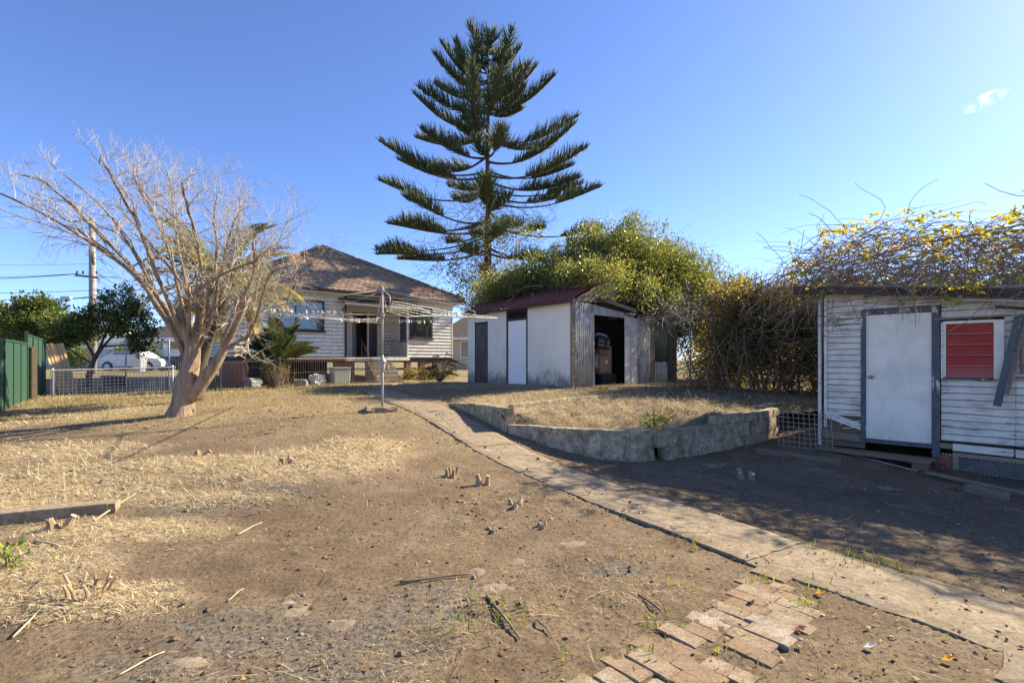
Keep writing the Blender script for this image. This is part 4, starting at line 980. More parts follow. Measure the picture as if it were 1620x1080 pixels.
MB().lathe([(.02,0),(.032,.02),(.032,.06),(.012,.08)], 12, (0,0,zt2-.04)).build('head_cap', M_HOIST, hoist, True)
ax = [Vector((-.95,-.31,0)), Vector((.31,-.95,0)), Vector((.95,.31,0)), Vector((-.31,.95,0))]
RA = 2.28
for k, d_ in enumerate(ax):
    MB().tube([d_*.04+Vector((0,0,za2)), d_*RA+Vector((0,0,za2))], .0095, 8).build('arm', M_HOIST, hoist, True)
    e = RA*.80
    MB().tube([Vector((0,0,zt2-.02)), d_*(e*.5)+Vector((0,0,zt2-.02+(za2+.16-zt2)*.5)), d_*(e*.93)+Vector((0,0,za2+.155)), d_*(e*.985)+Vector((0,0,za2+.12)), d_*e+Vector((0,0,za2))], .010, 8).build('brace', M_RUSTY if k in (0,) else M_HOIST, hoist, True)
    MB().tube([Vector((0,0,zt2-.04)), d_*(1.05)+Vector((0,0,za2+.01))], .0035, 4).build('stay_wire', M_METAL, hoist, True)
for k in range(4):
    for q in range(6):
        r0 = RA*(.985-.125*q); a, b = ax[k]*r0, ax[(k+1) % 4]*r0; mid = (a+b)/2-Vector((0,0,.02+.01*q))
        zz = Vector((0,0,za2+.012)); MB().tube([a+zz, mid+zz, b+zz], .0016, 3, False).build('line', M_METAL, hoist, True)
M_PEG = simple('faded pegs', (.62,.6,.56), (.75,.73,.7), 9, .6)
pm_ = MB().box(-.005,.005,-.009,.009,-.045,.02).mesh('peg'); pm_.materials.append(M_PEG)
pm2 = MB().box(-.005,.005,-.009,.009,-.045,.02).mesh('peg'); pm2.materials.append(simple('wooden peg', (.42,.30,.18), (.5,.37,.22), 9))
for (k, q, f0, f1, n) in ((0,0,.1,.35,14),(3,1,.1,.4,10),(3,0,.6,.8,10),(2,1,.35,.6,10),(1,1,.55,.7,10),(2,2,.6,.75,8),(1,0,.5,.56,6)):
    r0 = RA*(.985-.125*q); a, b = ax[k]*r0, ax[(k+1) % 4]*r0
    for i in range(n):
        f = random.uniform(f0, f1); p = a.lerp(b, f)+Vector((0,0,za2+.012-.035*(1-abs(2*f-1))))
        link('peg', pm_ if random.random() < .8 else pm2, None, hoist, p, (random.uniform(-.5,.5), random.uniform(-.9,.9), random.uniform(0,3)))
for i in range(12): link('peg', pm_ if i % 3 else pm2, None, hoist, ax[0]*random.uniform(.7,1.7)+Vector((random.uniform(-.02,.02), random.uniform(-.02,.02), za2+.03)), (random.uniform(-.6,.6), random.uniform(-.9,.9), random.uniform(0,3)))
hb = link('hoist_footing', roughbox(.56,.5,.16,.55,41), M_SLAB, None, HC+Vector((-.03,-.02,-.01)), (0,0,.4)); tag(hb, 'rough concrete footing around the foot of the clothes hoist', 'footing')

# =================================================================== fences
M_GREENF = paintwood('green fence steel', (.03,.078,.05), (.045,.07,.05), .9, (3,3,1), .5, (.03,.07,.05))
v_ = Vector((-.616,.788,0)); u_ = Vector((.788,.616,0))
gf0 = Vector((-9.6,9.15,0)); gf = thing('green_fence', 'dark green ribbed steel panel fence along the left boundary', 'fence', (gf0.x, gf0.y, G(gf0.x, gf0.y)), math.atan2(v_.y, v_.x))
for k in range(9):
    a, b = k*1.19, k*1.19+1.15; high = .26 if k >= 5 else 0
    wp_ = gf0+v_*(a+b)/2; dz = G(wp_.x, wp_.y)-gf.location.z
    m = MB(); n = 48; vs = []; zt3 = dz+1.52+high
    for i in range(n+1):
        x = a+(b-a)*i/n; ph = (x % .19)/.19; yy = .022 if ph < .35 else (.022*(1-(ph-.35)/.12) if ph < .47 else (0 if ph < .88 else .022*(ph-.88)/.12))
        vs += [(x, yy, dz-.12), (x, yy, zt3), (x, yy+.004, dz-.12), (x, yy+.004, zt3)]
    fs = []
    for i in range(n): q, r = 4*i, 4*i+4; fs += [(q, r, r+1, q+1), (q+2, q+3, r+3, r+2), (q+1, r+1, r+3, q+3)]
    m.add(vs, fs); m.build('panel', M_GREENF, gf)
    MB().box(a-.04, b+.03, -.015, .045, zt3+.001, zt3+.045).build('top_rail', M_GREENF, gf)
    MB().box(a-.045, a-.002, -.02, .05, dz-.15, zt3+(.06 if k != 5 else .12)).build('post', M_GREENF, gf)
o = loose('timber_post', at(50,630,14.2)-Vector((0,0,.12)), at(50,549,14.2), .2, .18, M_DARKWOOD, 'thick brown timber post standing at the green fence and mesh fence corner', 'post')
M_WIRE = simple('fence wire', (.30,.31,.31), (.42,.42,.41), 9, .5, metal=.5)
def mesh_fence(name, label, A, B, h, dx, dzs, post_at, rad=.004, top=True, ph=None, vertical_only=False, mat=M_WIRE):
    A, B = Vector(A), Vector(B); L = (B-A).length; e = (B-A).normalized()
    f = thing(name, label, 'fence', (A.x, A.y, G(A.x, A.y)), math.atan2(e.y, e.x)); zb = f.location.z
    gz = lambda x: G(A.x+e.x*x, A.y+e.y*x)-zb
    m = MB(); n = int(L/dx)
    for i in range(n+1):
        x = i*dx+random.uniform(-.006,.006); m.tube([(x,0,gz(x)+.02),(x+random.uniform(-.01,.01),0,gz(x)+h)], rad, 3, False)
    for z in dzs:
        pts = [(L*i/14, .004, gz(L*i/14)+z+random.uniform(-.008,.008)) for i in range(15)]; m.tube(pts, rad, 3, False)
    o = m.build('mesh', mat, f); o['kind'] = 'stuff'
    if top: MB().tube([(L*i/14, -.005, gz(L*i/14)+h) for i in range(15)], .017, 6).build('top_rail', mat, f)
    for x in post_at: MB().tube([(x,.02,gz(x)-.1),(x,.02,gz(x)+(ph or h+.06))], .024, 8).build('post', mat, f, True)
    return f
M_WHITEW = simple('white coated wire', (.55,.55,.54), (.66,.66,.65), 9, .5)
mesh_fence('mesh_fence', 'low white square-mesh fence panel beside the thick timber post', (-13.6,14.9,0), (-10.9,16.4,0), .80, .10, [.05+.1*i for i in range(8)], (0.05, 3.0), .007, True, mat=M_WHITEW)
mesh_fence('wire_fence', 'tall fine wire fence behind the low white mesh panel', (-14.9,16.9,0), (-9.9,17.2,0), 1.15, .075, [.1+.11*i for i in range(10)], (1.9, 3.3, 5.0), .0035, False, 1.75)
mesh_fence('mesh_gate', 'grey wire gate hung before the brick base of the house', (-9.8,16.6,0), (-7.9,17.0,0), .92, .06, [.06+.12*i for i in range(8)], (.05, .9, 1.9), .0045)
mesh_fence('bar_fence', 'rusty upright-bar garden fence between young palm and house steps', (-7.85,17.0,0), (-5.0,20.0,0), .98, .085, [.1,.5,.93], (0.05,), .0085, True, mat=M_RUSTY)

# timber planks leaning in the corner
for k in range(6):
    a = at(96+5*k, 598, 17.6+.1*k); b = at(70+5.5*k, 545-(k % 3), 18.5+.05*k); a.z = G(a.x, a.y)-.02
    loose('leaning_plank', a, b, .085, .035, simple('fresh timber', (.58,.33,.13), (.66,.42,.19), 2, .7, (1,10,10)) if k == 0 else bpy.data.materials['fresh timber'], ['orange plank at the green fence side of the leaning bundle','second orange plank of the bundle leaning in the fence corner','third orange plank of the bundle, tight between its neighbours','fourth orange plank, in the middle of the leaning bundle','fifth orange plank, next to the outermost one','outermost orange plank, on the open side of the leaning bundle'][k], 'plank', 'planks leaning in the fence corner')

# =================================================================== power pole, wires
PY = 30.0; pb = at(147,590,PY); pb.z = G(pb.x, pb.y)
pole = thing('power_pole', 'grey timber power pole rising behind the citrus tree', 'pole', pb)
hT = at(144,346,PY).z-pb.z
MB().tube([(0,0,-.5),(-.02,0,hT*.5),(-.06,0,hT)], [.21,.18,.14], 12).build('shaft', simple('pole timber', (.24,.22,.19), (.34,.31,.27), 1.2, .9, (6,6,1), .5, .02), pole, True)
def zy(py): return at(0,py,PY).z-pb.z
MB().beam((-.9,-.16,zy(436)), (.5,-.16,zy(440)), .1, .12).build('cross_arm', M_WOOD, pole)
MB().beam((.12,-.2,zy(400)), (.22,-.2,zy(420)), .12, .1).build('insulator_bracket', M_DARKWOOD, pole)
for x in (-.8,-.45,.35): MB().lathe([(.02,0),(.06,.05),(.03,.1),(.06,.16),(.02,.2)], 8, (x,-.16,zy(436)+.06)).build('insulator', M_BROWN, pole)
sl_ = MB(); sl_.tube([(-.1,-.1,zy(470)),(-1.1,-.3,zy(474))], .035, 6); sl_.build('lamp_arm', M_METAL, pole)
MB().hexa([(-1.6,-.5,zy(476)),(-1.0,-.5,zy(476)),(-1.0,-.2,zy(476)),(-1.6,-.2,zy(476)),(-1.5,-.45,zy(470)),(-1.05,-.45,zy(470)),(-1.05,-.25,zy(470)),(-1.5,-.25,zy(470))]).build('lamp_head', M_METAL, pole)
def wire(a, b, sag, r, label):
    a, b = Vector(a), Vector(b); c = (a+b)/2; m = MB(); n = 14
    m.tube([a.lerp(b, i/n)-c-Vector((0,0,4*sag*(i/n)*(1-i/n))) for i in range(n+1)], r, 4)
    o = m.build('overhead_wire', M_BLACK, None, loc=c); return tag(o, label, 'wire', 'overhead wires')
pt = lambda py, dx=0: Vector((pb.x+dx, pb.y-.16, at(0,py,PY).z))
wire(pt(434,-.8), at(-260,438,PY), .25, .025, 'thick black power line highest on the cross arm'); wire(pt(433,-.45), at(-260,428,PY), .3, .012, 'thin power line just above the thick one at the pole')
wire(pt(460), at(-260,457,PY), .2, .016, 'low service wire leaving the pole above the street lamp'); wire(pt(472), at(-260,466,PY), .2, .012, 'lowest thin wire leaving the pole at the street lamp')
wire(pt(432,.35), at(262,478,27), .25, .014, 'service wire dropping from pole towards the house'); wire(pt(440,.3), at(255,500,26), .2, .012, 'thin wire falling from pole behind the citrus tree')
wire(pt(418,-.1), at(-260,402,PY), .3, .009, 'faint thin wire running above the cross arm')

# =================================================================== far side: neighbours, white fence, vehicles
M_WHITEP = simple('white steel', (.72,.72,.71), (.80,.80,.79), 3, .6); M_ROOFD = simple('dark roof', (.075,.06,.05), (.11,.09,.075), 2, .85)
FY = 47.0
a, b = at(-60,580,FY), at(300,580,FY)
wf = thing('white_fence', 'long white ribbed steel fence across the street', 'fence', (a.x, a.y, .68))
L = b.x-a.x; n = 9; zt4 = 1.72
for k in range(n):
    x0, x1 = L*k/n, L*(k+1)/n-.02; m = MB(); q = int((x1-x0)/.1); vs = []
    for i in range(q+1):
        x = x0+(x1-x0)*i/q; yy = .03 if i % 2 else 0; vs += [(x, yy, -.3), (x, yy, zt4)]
    m.add(vs, [(2*i, 2*i+2, 2*i+3, 2*i+1) for i in range(q)]); m.add([(p[0], p[1]+.02, p[2]) for p in vs], [(2*i, 2*i+1, 2*i+3, 2*i+2) for i in range(q)])
    m.build('panel', M_WHITEP, wf); MB().box(x0, x1, -.03, .07, zt4+.002, zt4+.06).build('top_rail', M_WHITEP, wf); MB().box(x0-.05, x0-.002, -.04, .08, -.3, zt4+.05).build('post', M_WHITEP, wf)
def far_house(name, label, px0, px1, Y, zw, zr, wallm, roofm, depth=9, wins=(), base=.6):
    x0, x1 = (px0-CX)/F*Y, (px1-CX)/F*Y; W_ = x1-x0
    h = thing(name, label, 'house', (x0, Y, base)); zw -= base; zr -= base
    MB().box(0, W_, 0, depth, -.3, zw).build('wall', wallm, h)
    m = MB(); o_ = .5; rr_ = min(W_, depth)/2
    m.add([(-o_,-o_,zw-.05),(W_+o_,-o_,zw-.05),(W_+o_,depth+o_,zw-.05),(-o_,depth+o_,zw-.05),(rr_,depth/2,zr),(W_-rr_,depth/2,zr)], [(0,1,5,4),(1,2,5),(2,3,4,5),(3,0,4),(3,2,1,0)])
    r_ = m.build('roof', roofm, h); MB().box(-o_,W_+o_,-o_-.04,-o_,zw-.2,zw-.02).build('fascia', M_WHITEP, r_)
    for (a_, b_, c_0, d_0) in wins:
        f = MB().box(a_, b_, -.05, -.001, c_0, d_0).build('window', M_WHITEP, h); MB().box(a_+.08, b_-.08, -.06, -.051, c_0+.08, d_0-.08).build('pane', M_GLASS, f)
    return h
carp = thing('carport_house', 'house across the street with dark roof and open white carport', 'house', (at(190,580,54).x, 54, .7))
cw = at(345,0,54).x-carp.location.x
MB().box(0, cw*.45, 0, 8, -.3, 2.9).build('wall', simple('cream wall', (.52,.48,.40), (.58,.54,.46), 2), carp)
MB().box(cw*.45, cw, 5, 8, -.3, 2.9).build('wall', bpy.data.materials['cream wall'], carp)
m = MB(); m.add([(-.5,-.6,3.05),(cw+.5,-.6,3.05),(cw+.5,8.5,3.05),(-.5,8.5,3.05),(3.5,4,5.0),(cw-3.5,4,5.0)], [(0,1,5,4),(1,2,5),(2,3,4,5),(3,0,4),(3,2,1,0)]); m.build('roof', M_ROOFD, carp)
MB().box(-.5, cw+.5, -.7, -.6, 2.7, 3.1).build('fascia', M_WHITEP, carp)
for f in (.47, .70, .95): MB().box(cw*f, cw*f+.45, -.5, -.1, -.3, 2.72).build('post', M_WHITEP, carp)
MB().box(cw*.1, cw*.3, -.06, -.001, 1.0, 2.3).build('window', M_GLASS, carp)
far_house('neighbour_house', 'low brick neighbour house glimpsed above the green fence', -300, -80, 34, 2.75, 4.4, simple('brown brick', (.22,.11,.07), (.28,.15,.10), 12), simple('red brown roof', (.20,.085,.06), (.26,.12,.08), 5), 4)
far_house('neighbour_house', 'pale yellow neighbour house seen between house and white shed', 690, 775, 42, 3.3, 5.6, simple('yellow wall', (.55,.47,.30), (.60,.52,.35), 2), M_ROOFD, 9, ((2.0,3.0,1.0,2.4),))
far_house('neighbour_house', 'white neighbour house behind the citrus tree', 60, 190, 58, 3.6, 6.0, M_WHITEP, simple('grey roof', (.25,.25,.25), (.32,.32,.31), 3), 9, ((1.5,3.2,1.0,2.3),(5.0,6.6,1.0,2.3)))
# dark utility truck seen end on, built of body, tray, cab and wheels
def vehicle(name, label, cat, loc, rz, paint, ute=True):
    t = thing(name, label, cat, loc, rz)
    prof = ([(0,.45),(.05,.95),(1.55,1.0),(1.6,1.05),(1.75,1.65),(3.0,1.70),(3.55,1.08),(4.75,.98),(4.9,.75),(4.9,.42),(4.55,.35),(.3,.35)] if ute else
            [(0,.45),(.05,.9),(.5,1.0),(1.1,1.42),(2.6,1.45),(3.3,1.0),(4.2,.88),(4.4,.65),(4.4,.38),(.2,.35)])
    n = len(prof); vs = []
    for yy, k in ((-.86,0),(-.9,1),(.9,1),(.86,0)):
        for (x, z) in prof:
            inn = .14 if z > 1.1 else 0
            vs.append((x, (abs(yy)-inn)*(1 if yy > 0 else -1), z-.02*(1-k)))
    fs = [(j*n+i, j*n+(i+1) % n, (j+1)*n+(i+1) % n, (j+1)*n+i) for j in range(3) for i in range(n)] + [tuple(range(n-1,-1,-1)), tuple(range(3*n, 4*n))]
    m = MB(); m.add(vs, fs); m.build('body', paint, t)
    if ute:
        MB().box(.1,1.5,-.8,.8,1.0,1.035).build('tray_cover', M_PLBLK, t); gl = ((1.95,2.85,1.15,1.6),)
    else: gl = ((1.15,1.85,1.02,1.36),(1.92,2.65,1.02,1.38))
    for (a_, b_, c_0, d_0) in gl:
        for sg in (-1, 1): MB().box(a_, b_, sg*.775-.02, sg*.775+.02, c_0, d_0).build('side_window', M_GLASS, t)
    wx_ = (.95, 3.85) if ute else (.8, 3.5)
    for x in wx_:
        for sg in (-1, 1):
            w_ = MB().lathe([(.2,-.1),(.33,-.1),(.36,-.05),(.36,.05),(.33,.1),(.2,.1)], 20).build('wheel', M_PLBLK, t, True, (x, sg*.8, .36), (math.pi/2, 0, 0))
            MB().lathe([(.05,-.105),(.2,-.11),(.2,.11),(.05,.105)], 14).build('rim', M_METAL, w_, True)
    for sg in (-.7, .7):
        MB().box(-.02,.03,sg-.09,sg+.09,.72,.92).build('tail_light', simple('tail light', (.35,.02,.02), (.4,.03,.03)), t); MB().box(4.86 if ute else 4.36,4.92 if ute else 4.42,sg-.12,sg+.12,.62,.75).build('headlight', M_WHITEP, t)
    MB().box(-.08,.02,-.8,.8,.42,.58).build('bumper', M_PLBLK, t)
    return t
M_CARP = simple('dark blue paint', (.03,.04,.065), (.035,.045,.07), 3, .3, spec=.6); M_CARW = simple('white car paint', (.65,.66,.67), (.7,.7,.7), 3, .3, spec=.6)
p = at(254,588,37); vehicle('utility_truck', 'dark utility truck parked across the street beside the bare tree trunk', 'truck', (p.x, 37, .66), R(12), M_CARP)
p = at(165,590,36); vehicle('parked_car', 'white car parked behind the wire fence under the citrus tree', 'car', (p.x, 36, .62), R(4), M_CARW, False)
tb = thing('wheelie_bin', 'grey wheelie bin standing on the verge behind the white car', 'bin', (at(221,590,34).x, 34, .62))
MB().hexa([(-.24,-.26,.06),(.24,-.26,.06),(.24,.26,.06),(-.24,.26,.06),(-.29,-.33,1.0),(.29,-.33,1.0),(.29,.33,1.0),(-.29,.33,1.0)]).build('body', M_METAL, tb); MB().box(-.31,.31,-.36,.36,1.002,1.06).build('lid', M_METAL, tb)
for sg in (-.22,.22): MB().lathe([(.05,-.03),(.11,-.03),(.11,.03),(.05,.03)], 12).build('wheel', M_PLBLK, tb, True, (sg,.3,.11), (0, math.pi/2, 0))
# grass verge, road
m = MB(); rd = [(-80, 39.5), (40, 39.5), (40, 44.5), (-80, 44.5)]
m.add([(x, y_, .725) for x, y_ in rd], [(0,1,2,3)]); tag(m.build('road', simple('asphalt', (.05,.05,.052), (.07,.068,.065), 5, .9)), 'asphalt street beyond the yard', kind='structure')
# pots and lumps behind the fences
def lump(name, label, cat, loc, dims, mat, seed): return tag(link(name, roughbox(*dims, .9, seed), mat, None, loc, (0,0,seed)), label, cat)
def onground(px, py, Y, dz): q = at(px, py, Y); return (q.x, q.y, G(q.x, q.y)+dz)
M_PALE = simple('pale concrete', (.24,.245,.24), (.34,.34,.32), 5, .9)
lump('concrete_block', 'pale concrete block in the dark opening under the house', 'block', onground(400,600,18.8,.14), (.5,.4,.34), M_PALE, 61)
lump('white_sack', 'white plastic sack lying behind the upright-bar fence', 'sack', onground(503,597,19.6,.16), (.6,.4,.42), M_WHITEP, 62)
lump('white_stone', 'small pale stone between the twiggy shrub and white sack', 'stone', onground(476,603,18.6,.1), (.42,.3,.26), M_PALE, 63)
tub = thing('laundry_tub', 'pale green concrete laundry tub behind the upright-bar fence', 'tub', onground(538,598,20.0,0), HA)
m = MB(); m.hexa([(-.3,-.25,0),(.3,-.25,0),(.3,.25,0),(-.3,.25,0),(-.34,-.28,.62),(.34,-.28,.62),(.34,.28,.62),(-.34,.28,.62)]); m.build('basin', simple('green grey', (.30,.34,.29), (.38,.41,.35), 4), tub, bevel=.02)
MB().box(-.36,.36,-.30,.30,.622,.66).build('rim', bpy.data.materials['green grey'], tub)
for k, (px, Y, lab) in enumerate(((172,20.5,'blue grey plant pot behind the wire fence post'),(187,20.2,'dark plant pot beside the blue grey pot'))):
    pz = onground(px, 600, Y, 0); o = MB().lathe([(.16,0),(.2,.02),(.27,.42),(.29,.43),(.29,.48),(.25,.48),(.22,.4),(.02,.38)], 14).build('plant_pot', simple('pot glaze', (.10,.14,.16), (.14,.18,.2), 5) if k == 0 else M_DARKWOOD, None, True, pz); tag(o, lab, 'pot')

# =================================================================== vegetation
def V3(a): return Vector((float(a[0]), float(a[1]), float(a[2])))
M_BARK = simple('smooth tan bark', (.22,.14,.085), (.52,.385,.255), 1.0, .8, (11,11,1.6), 1.0, .05, 2.2)
M_TWIG = simple('pale twig', (.29,.25,.20), (.40,.355,.29), 5, .8)
M_STICK = simple('brown stick', (.13,.095,.065), (.22,.17,.12), 5, .85)
M_TRUNKD = simple('dark trunk bark', (.075,.06,.045), (.13,.105,.08), 4, .9, (3,3,1), .6, .03)
def curve(P, n):
    """Catmull-Rom through the points"""
    P = [Vector(p) for p in P]; P = [P[0]*2-P[1]]+P+[P[-1]*2-P[-2]]; out_ = []
    m = len(P)-3
    for i in range(n+1):
        t = i/n*m; k = min(int(t), m-1); t -= k; a, b, c, d_ = P[k:k+4]
        out_.append(.5*((2*b)+(c-a)*t+(2*a-5*b+4*c-d_)*t*t+(3*b-a-3*c+d_)*t**3))
    return out_
# ---- bare crepe myrtle
TB = Vector(gp(287, 656)); tree = thing('bare_tree', 'leafless spreading tree with smooth tan trunk forking low above the lawn', 'tree', TB)
mt, ms, mtw = MB(), MB(), MB()
TY = TB.y
def tp(px, py, dy=0): q = at(px, py, TY+dy); return q-TB
fork = tp(303, 578)
def lumpy(pts, rad, amp):
    return pts, [r*(1+random.uniform(-amp, amp)) for r in rad]
c = curve([Vector((-.05,0,-.15)), tp(287,645), tp(292,615), tp(300,585), tp(308,545), tp(318,480)], 12)
mt.tube(*lumpy(c, [.31,.24,.205,.19,.18,.18,.18,.17,.15,.115,.085,.065,.05], .06), 14)
c = curve([tp(300,628), tp(314,612), tp(332,588), tp(346,568), tp(366,530), tp(395,470)], 10); mt.tube(*lumpy(c, [.14,.13,.125,.12,.11,.10,.09,.075,.06,.048,.035], .05), 12)
c = curve([Vector((.05,.08,-.25)), tp(294,635,.02), tp(296,610,-.08), tp(300,545,-.06), tp(280,490,-.1)], 8); mt.tube(*lumpy(c, [.16,.15,.14,.13,.12,.10,.08,.06,.04], .05), 10)
mt.build('trunk', M_BARK, tree, True)
def twigs(m, p, d, L, r, depth):
    """fine dividing twigs"""
    n = 4; pts = [p]; dd_ = d.copy(); q = p.copy()
    for i in range(n):
        dd_ = (dd_ + Vector((random.gauss(0,.22), random.gauss(0,.22), random.gauss(.03,.2)))).normalized(); q = q+dd_*(L/n); pts.append(q)
    m.tube(pts, [r*(1-.5*i/n) for i in range(n+1)], 3 if r < .012 else 5, False)
    if depth <= 0: return
    k = {3: 4, 2: 3, 1: 3}.get(depth, 3)
    for i in range(k):
        f = random.uniform(.35, 1.0); j = min(int(f*n), n-1); b = pts[j].lerp(pts[j+1], f*n-j)
        ax_ = Vector((random.gauss(0,1), random.gauss(0,1), random.gauss(0,1))).normalized(); nd = (dd_*.75+ax_*.62).normalized(); nd.z += .12; nd.normalize()
        twigs(m, b, nd, L*random.uniform(.5,.72), r*.55, depth-1)
stems = [ # control pixels from the fork outwards with a depth offset at the tip
 ([(290,565),(262,500),(225,430),(150,348),(80,300),(20,287)], -.6, .075),
 ([(296,560),(262,470),(205,385),(130,300),(60,240),(15,228)], .8, .07),
 ([(300,560),(275,480),(215,370),(150,285),(105,222)], 1.8, .065),
 ([(300,560),(270,450),(225,340),(180,250),(165,205)], -1.4, .065),
 ([(303,560),(285,450),(255,340),(225,250),(215,215)], .5, .07),
 ([(306,560),(300,460),(285,350),(270,260),(255,222)], 2.0, .065),
 ([(308,562),(318,470),(315,370),(300,290),(285,240)], -1.6, .065),
 ([(310,562),(325,470),(340,380),(345,310),(335,255)], .2, .065),
 ([(312,563),(340,480),(370,400),(385,330),(390,285)], 1.5, .06),
 ([(345,565),(362,500),(395,420),(425,350),(440,305)], -1.2, .06),
 ([(350,560),(372,510),(420,430),(460,375),(485,350)], .4, .055),
 ([(352,556),(380,515),(418,462),(460,425),(490,410)], -.8, .055),
 ([(356,550),(345,480),(350,400),(365,330),(372,290)], -.3, .055),
 ([(300,560),(290,500),(330,440),(400,395),(455,385)], -1.0, .055),
 ([(305,562),(320,520),(370,470),(440,440),(500,430)], .9, .05),
 ([(296,560),(250,470),(185,390),(120,340),(85,315)], 1.4, .055),
 ([(303,562),(310,490),(280,420),(235,350),(200,300)], -.9, .055),
 ([(350,560),(380,540),(410,480),(430,450)], .5, .05)]
for (pp, dy, r0) in stems:
    n = len(pp); P = [tp(px-(max(0, px-400)*.45), py+(560-py)*.13, dy*(i/(n-1))**1.2) for i, (px, py) in enumerate(pp)]; P = [(tp(300,596) if pp[0][0] < 330 else tp(338,580))] + P; P[1] = P[1].lerp(fork if pp[0][0] < 330 else tp(350,560), .3); r0 *= 1.12
    r0 *= .68
    for i in range(2, len(P)): P[i] = P[i]+Vector((random.gauss(0,.06), random.gauss(0,.12), random.gauss(0,.06)))
    c = curve(P, 16); rad = [r0*(1-.86*(i/16)**.75) for i in range(17)]
    for i in range(4, 17): c[i] = c[i]+Vector((random.gauss(0,.018), random.gauss(0,.02), random.gauss(0,.018))); ms.tube(*lumpy(c, rad, .06), 8)
    limbs = [(c, rad, 12)]
    for w_ in range(2):          # each stem divides again on its way out
        k = random.randint(5, 9); b = c[k]; L_ = (c[16]-b).length; d_ = (c[k+1]-c[k]).normalized(); tip = b+(c[16]-b)*random.uniform(.75,1.0)+Vector((random.gauss(0,.45), random.gauss(0,.6), random.gauss(.05,.25)))
        c2 = curve([b, b+d_*L_*.35+(tip-b)*.08, b.lerp(tip,.7)+Vector((random.gauss(0,.06),random.gauss(0,.06),.1)), tip], 12)
        for i in range(2, 13): c2[i] = c2[i]+Vector((random.gauss(0,.015), random.gauss(0,.015), random.gauss(0,.015)))
        r2 = [rad[k]*.72*(1-.82*(i/12)**.8) for i in range(13)]; ms.tube(c2, r2, 6); limbs.append((c2, r2, 8))
    for (cc, rd_, nq) in limbs:
        m_ = len(cc)-1
        for q in range(nq):
            f = .38+.62*q/(nq-1); k = min(int(f*m_), m_-1); b = cc[k].lerp(cc[k+1], f*m_-k); d_ = (cc[k+1]-cc[k]).normalized()
            side = Vector((random.gauss(0,1), random.gauss(0,1.1), random.gauss(.1,.7))).normalized(); nd = (d_*.7+side*.75).normalized()
            twigs(mtw, b, nd, random.uniform(.30,.62)*(1.15-.3*f), rd_[k]*.34+.0022, 3 if q % 3 else 2)
ms.build('stems', M_BARK, tree, True); o = mtw.build('twigs', M_TWIG, tree); o['kind'] = 'stuff'
# ---- trunk of the palm behind it, fronds
def frond(leaf, mid, base, d, L, droop, n=15, wid=.34, stiff=1.0, curl=.25):
    """one feather frond: arching midrib, leaflets both sides"""
    pts = []; q = Vector(base); dd_ = Vector(d).normalized(); m_ = 12
    for i in range(m_+1):
        pts.append(q.copy()); dd_ = (dd_+Vector((0,0,-droop/m_*(.5+i/m_)))).normalized(); q = q+dd_*(L/m_)
    mid.tube(pts, [.018*(1-.8*i/m_)+.003 for i in range(m_+1)], 4, False)
    for i in range(n):
        f = .14+.85*i/(n-1); k = min(int(f*m_), m_-1); b = pts[k].lerp(pts[k+1], f*m_-k); t_ = (pts[k+1]-pts[k]).normalized()
        sd = t_.cross(Vector((0,0,1)));  sd = sd.normalized() if sd.length > .1 else Vector((1,0,0)); upv = sd.cross(t_).normalized()
        ll = wid*(math.sin(math.pi*min(1, f*.9+.12))**.7)*random.uniform(.85,1.1)
        for sg in (-1, 1):
            e = (sd*sg*.8+t_*.62+upv*curl).normalized(); p1 = b+e*ll*.5; p2 = b+(e+Vector((0,0,-.35*(1-stiff)-.05))).normalized()*ll
            wv_ = t_*.024+upv*.006
            leaf.append([tuple(b-wv_), tuple(p1-wv_*1.2), tuple(p1+wv_*1.2), tuple(b+wv_)]); leaf.append([tuple(p1-wv_*1.2), tuple(p2), tuple(p2), tuple(p1+wv_*1.2)])
M_PALM = leafmat('palm green', [(0.0,(.09,.12,.03)),(.6,(.16,.20,.05)),(1.0,(.26,.27,.08))], .3)
M_PALMY = leafmat('palm yellow', [(0.0,(.28,.24,.05)),(.5,(.42,.34,.08)),(1.0,(.46,.35,.15))], .4)
M_FERN = leafmat('young palm', [(0.0,(.03,.055,.018)),(.6,(.06,.095,.03)),(1.0,(.12,.15,.05))], .25)
pbs = Vector(gp(311, 634)); palm = thing('palm_tree', 'feather palm with yellowing drooping fronds behind the bare tree', 'palm', pbs)
top = at(345,462,pbs.y+.2)-pbs
MB().tube(curve([(0,0,-.1), (.05,0,.6), top*.6+Vector((0,0,0)), top], 10), [.17,.15,.14,.13,.13,.12,.12,.12,.11,.11,.10], 10).build('trunk', M_TRUNKD, palm, True)
lg, ly, mid = [], [], MB()
for k in range(30):
    a = k*2.399; el = random.uniform(.35, 1.25); d_ = Vector((math.cos(a)*math.cos(el), math.sin(a)*math.cos(el), math.sin(el)))
    frond(lg if k % 3 else ly, mid, top, d_, random.uniform(1.7,2.3), random.uniform(1.3,2.2), 34, .5, .3)
for k in range(18):
    a = k*2.1; d_ = Vector((math.cos(a), math.sin(a), random.uniform(-.1,.3))); frond(ly, mid, top-Vector((0,0,.1)), d_, random.uniform(1.2,1.7), random.uniform(2.0,3.2), 24, .40, .1)
mid.build('midribs', M_PALMSTEM if 'M_PALMSTEM' in globals() else M_STICK, palm)
quads('green_fronds', np.array(lg), M_PALM, palm); quads('yellow_fronds', np.array(ly), M_PALMY, palm)
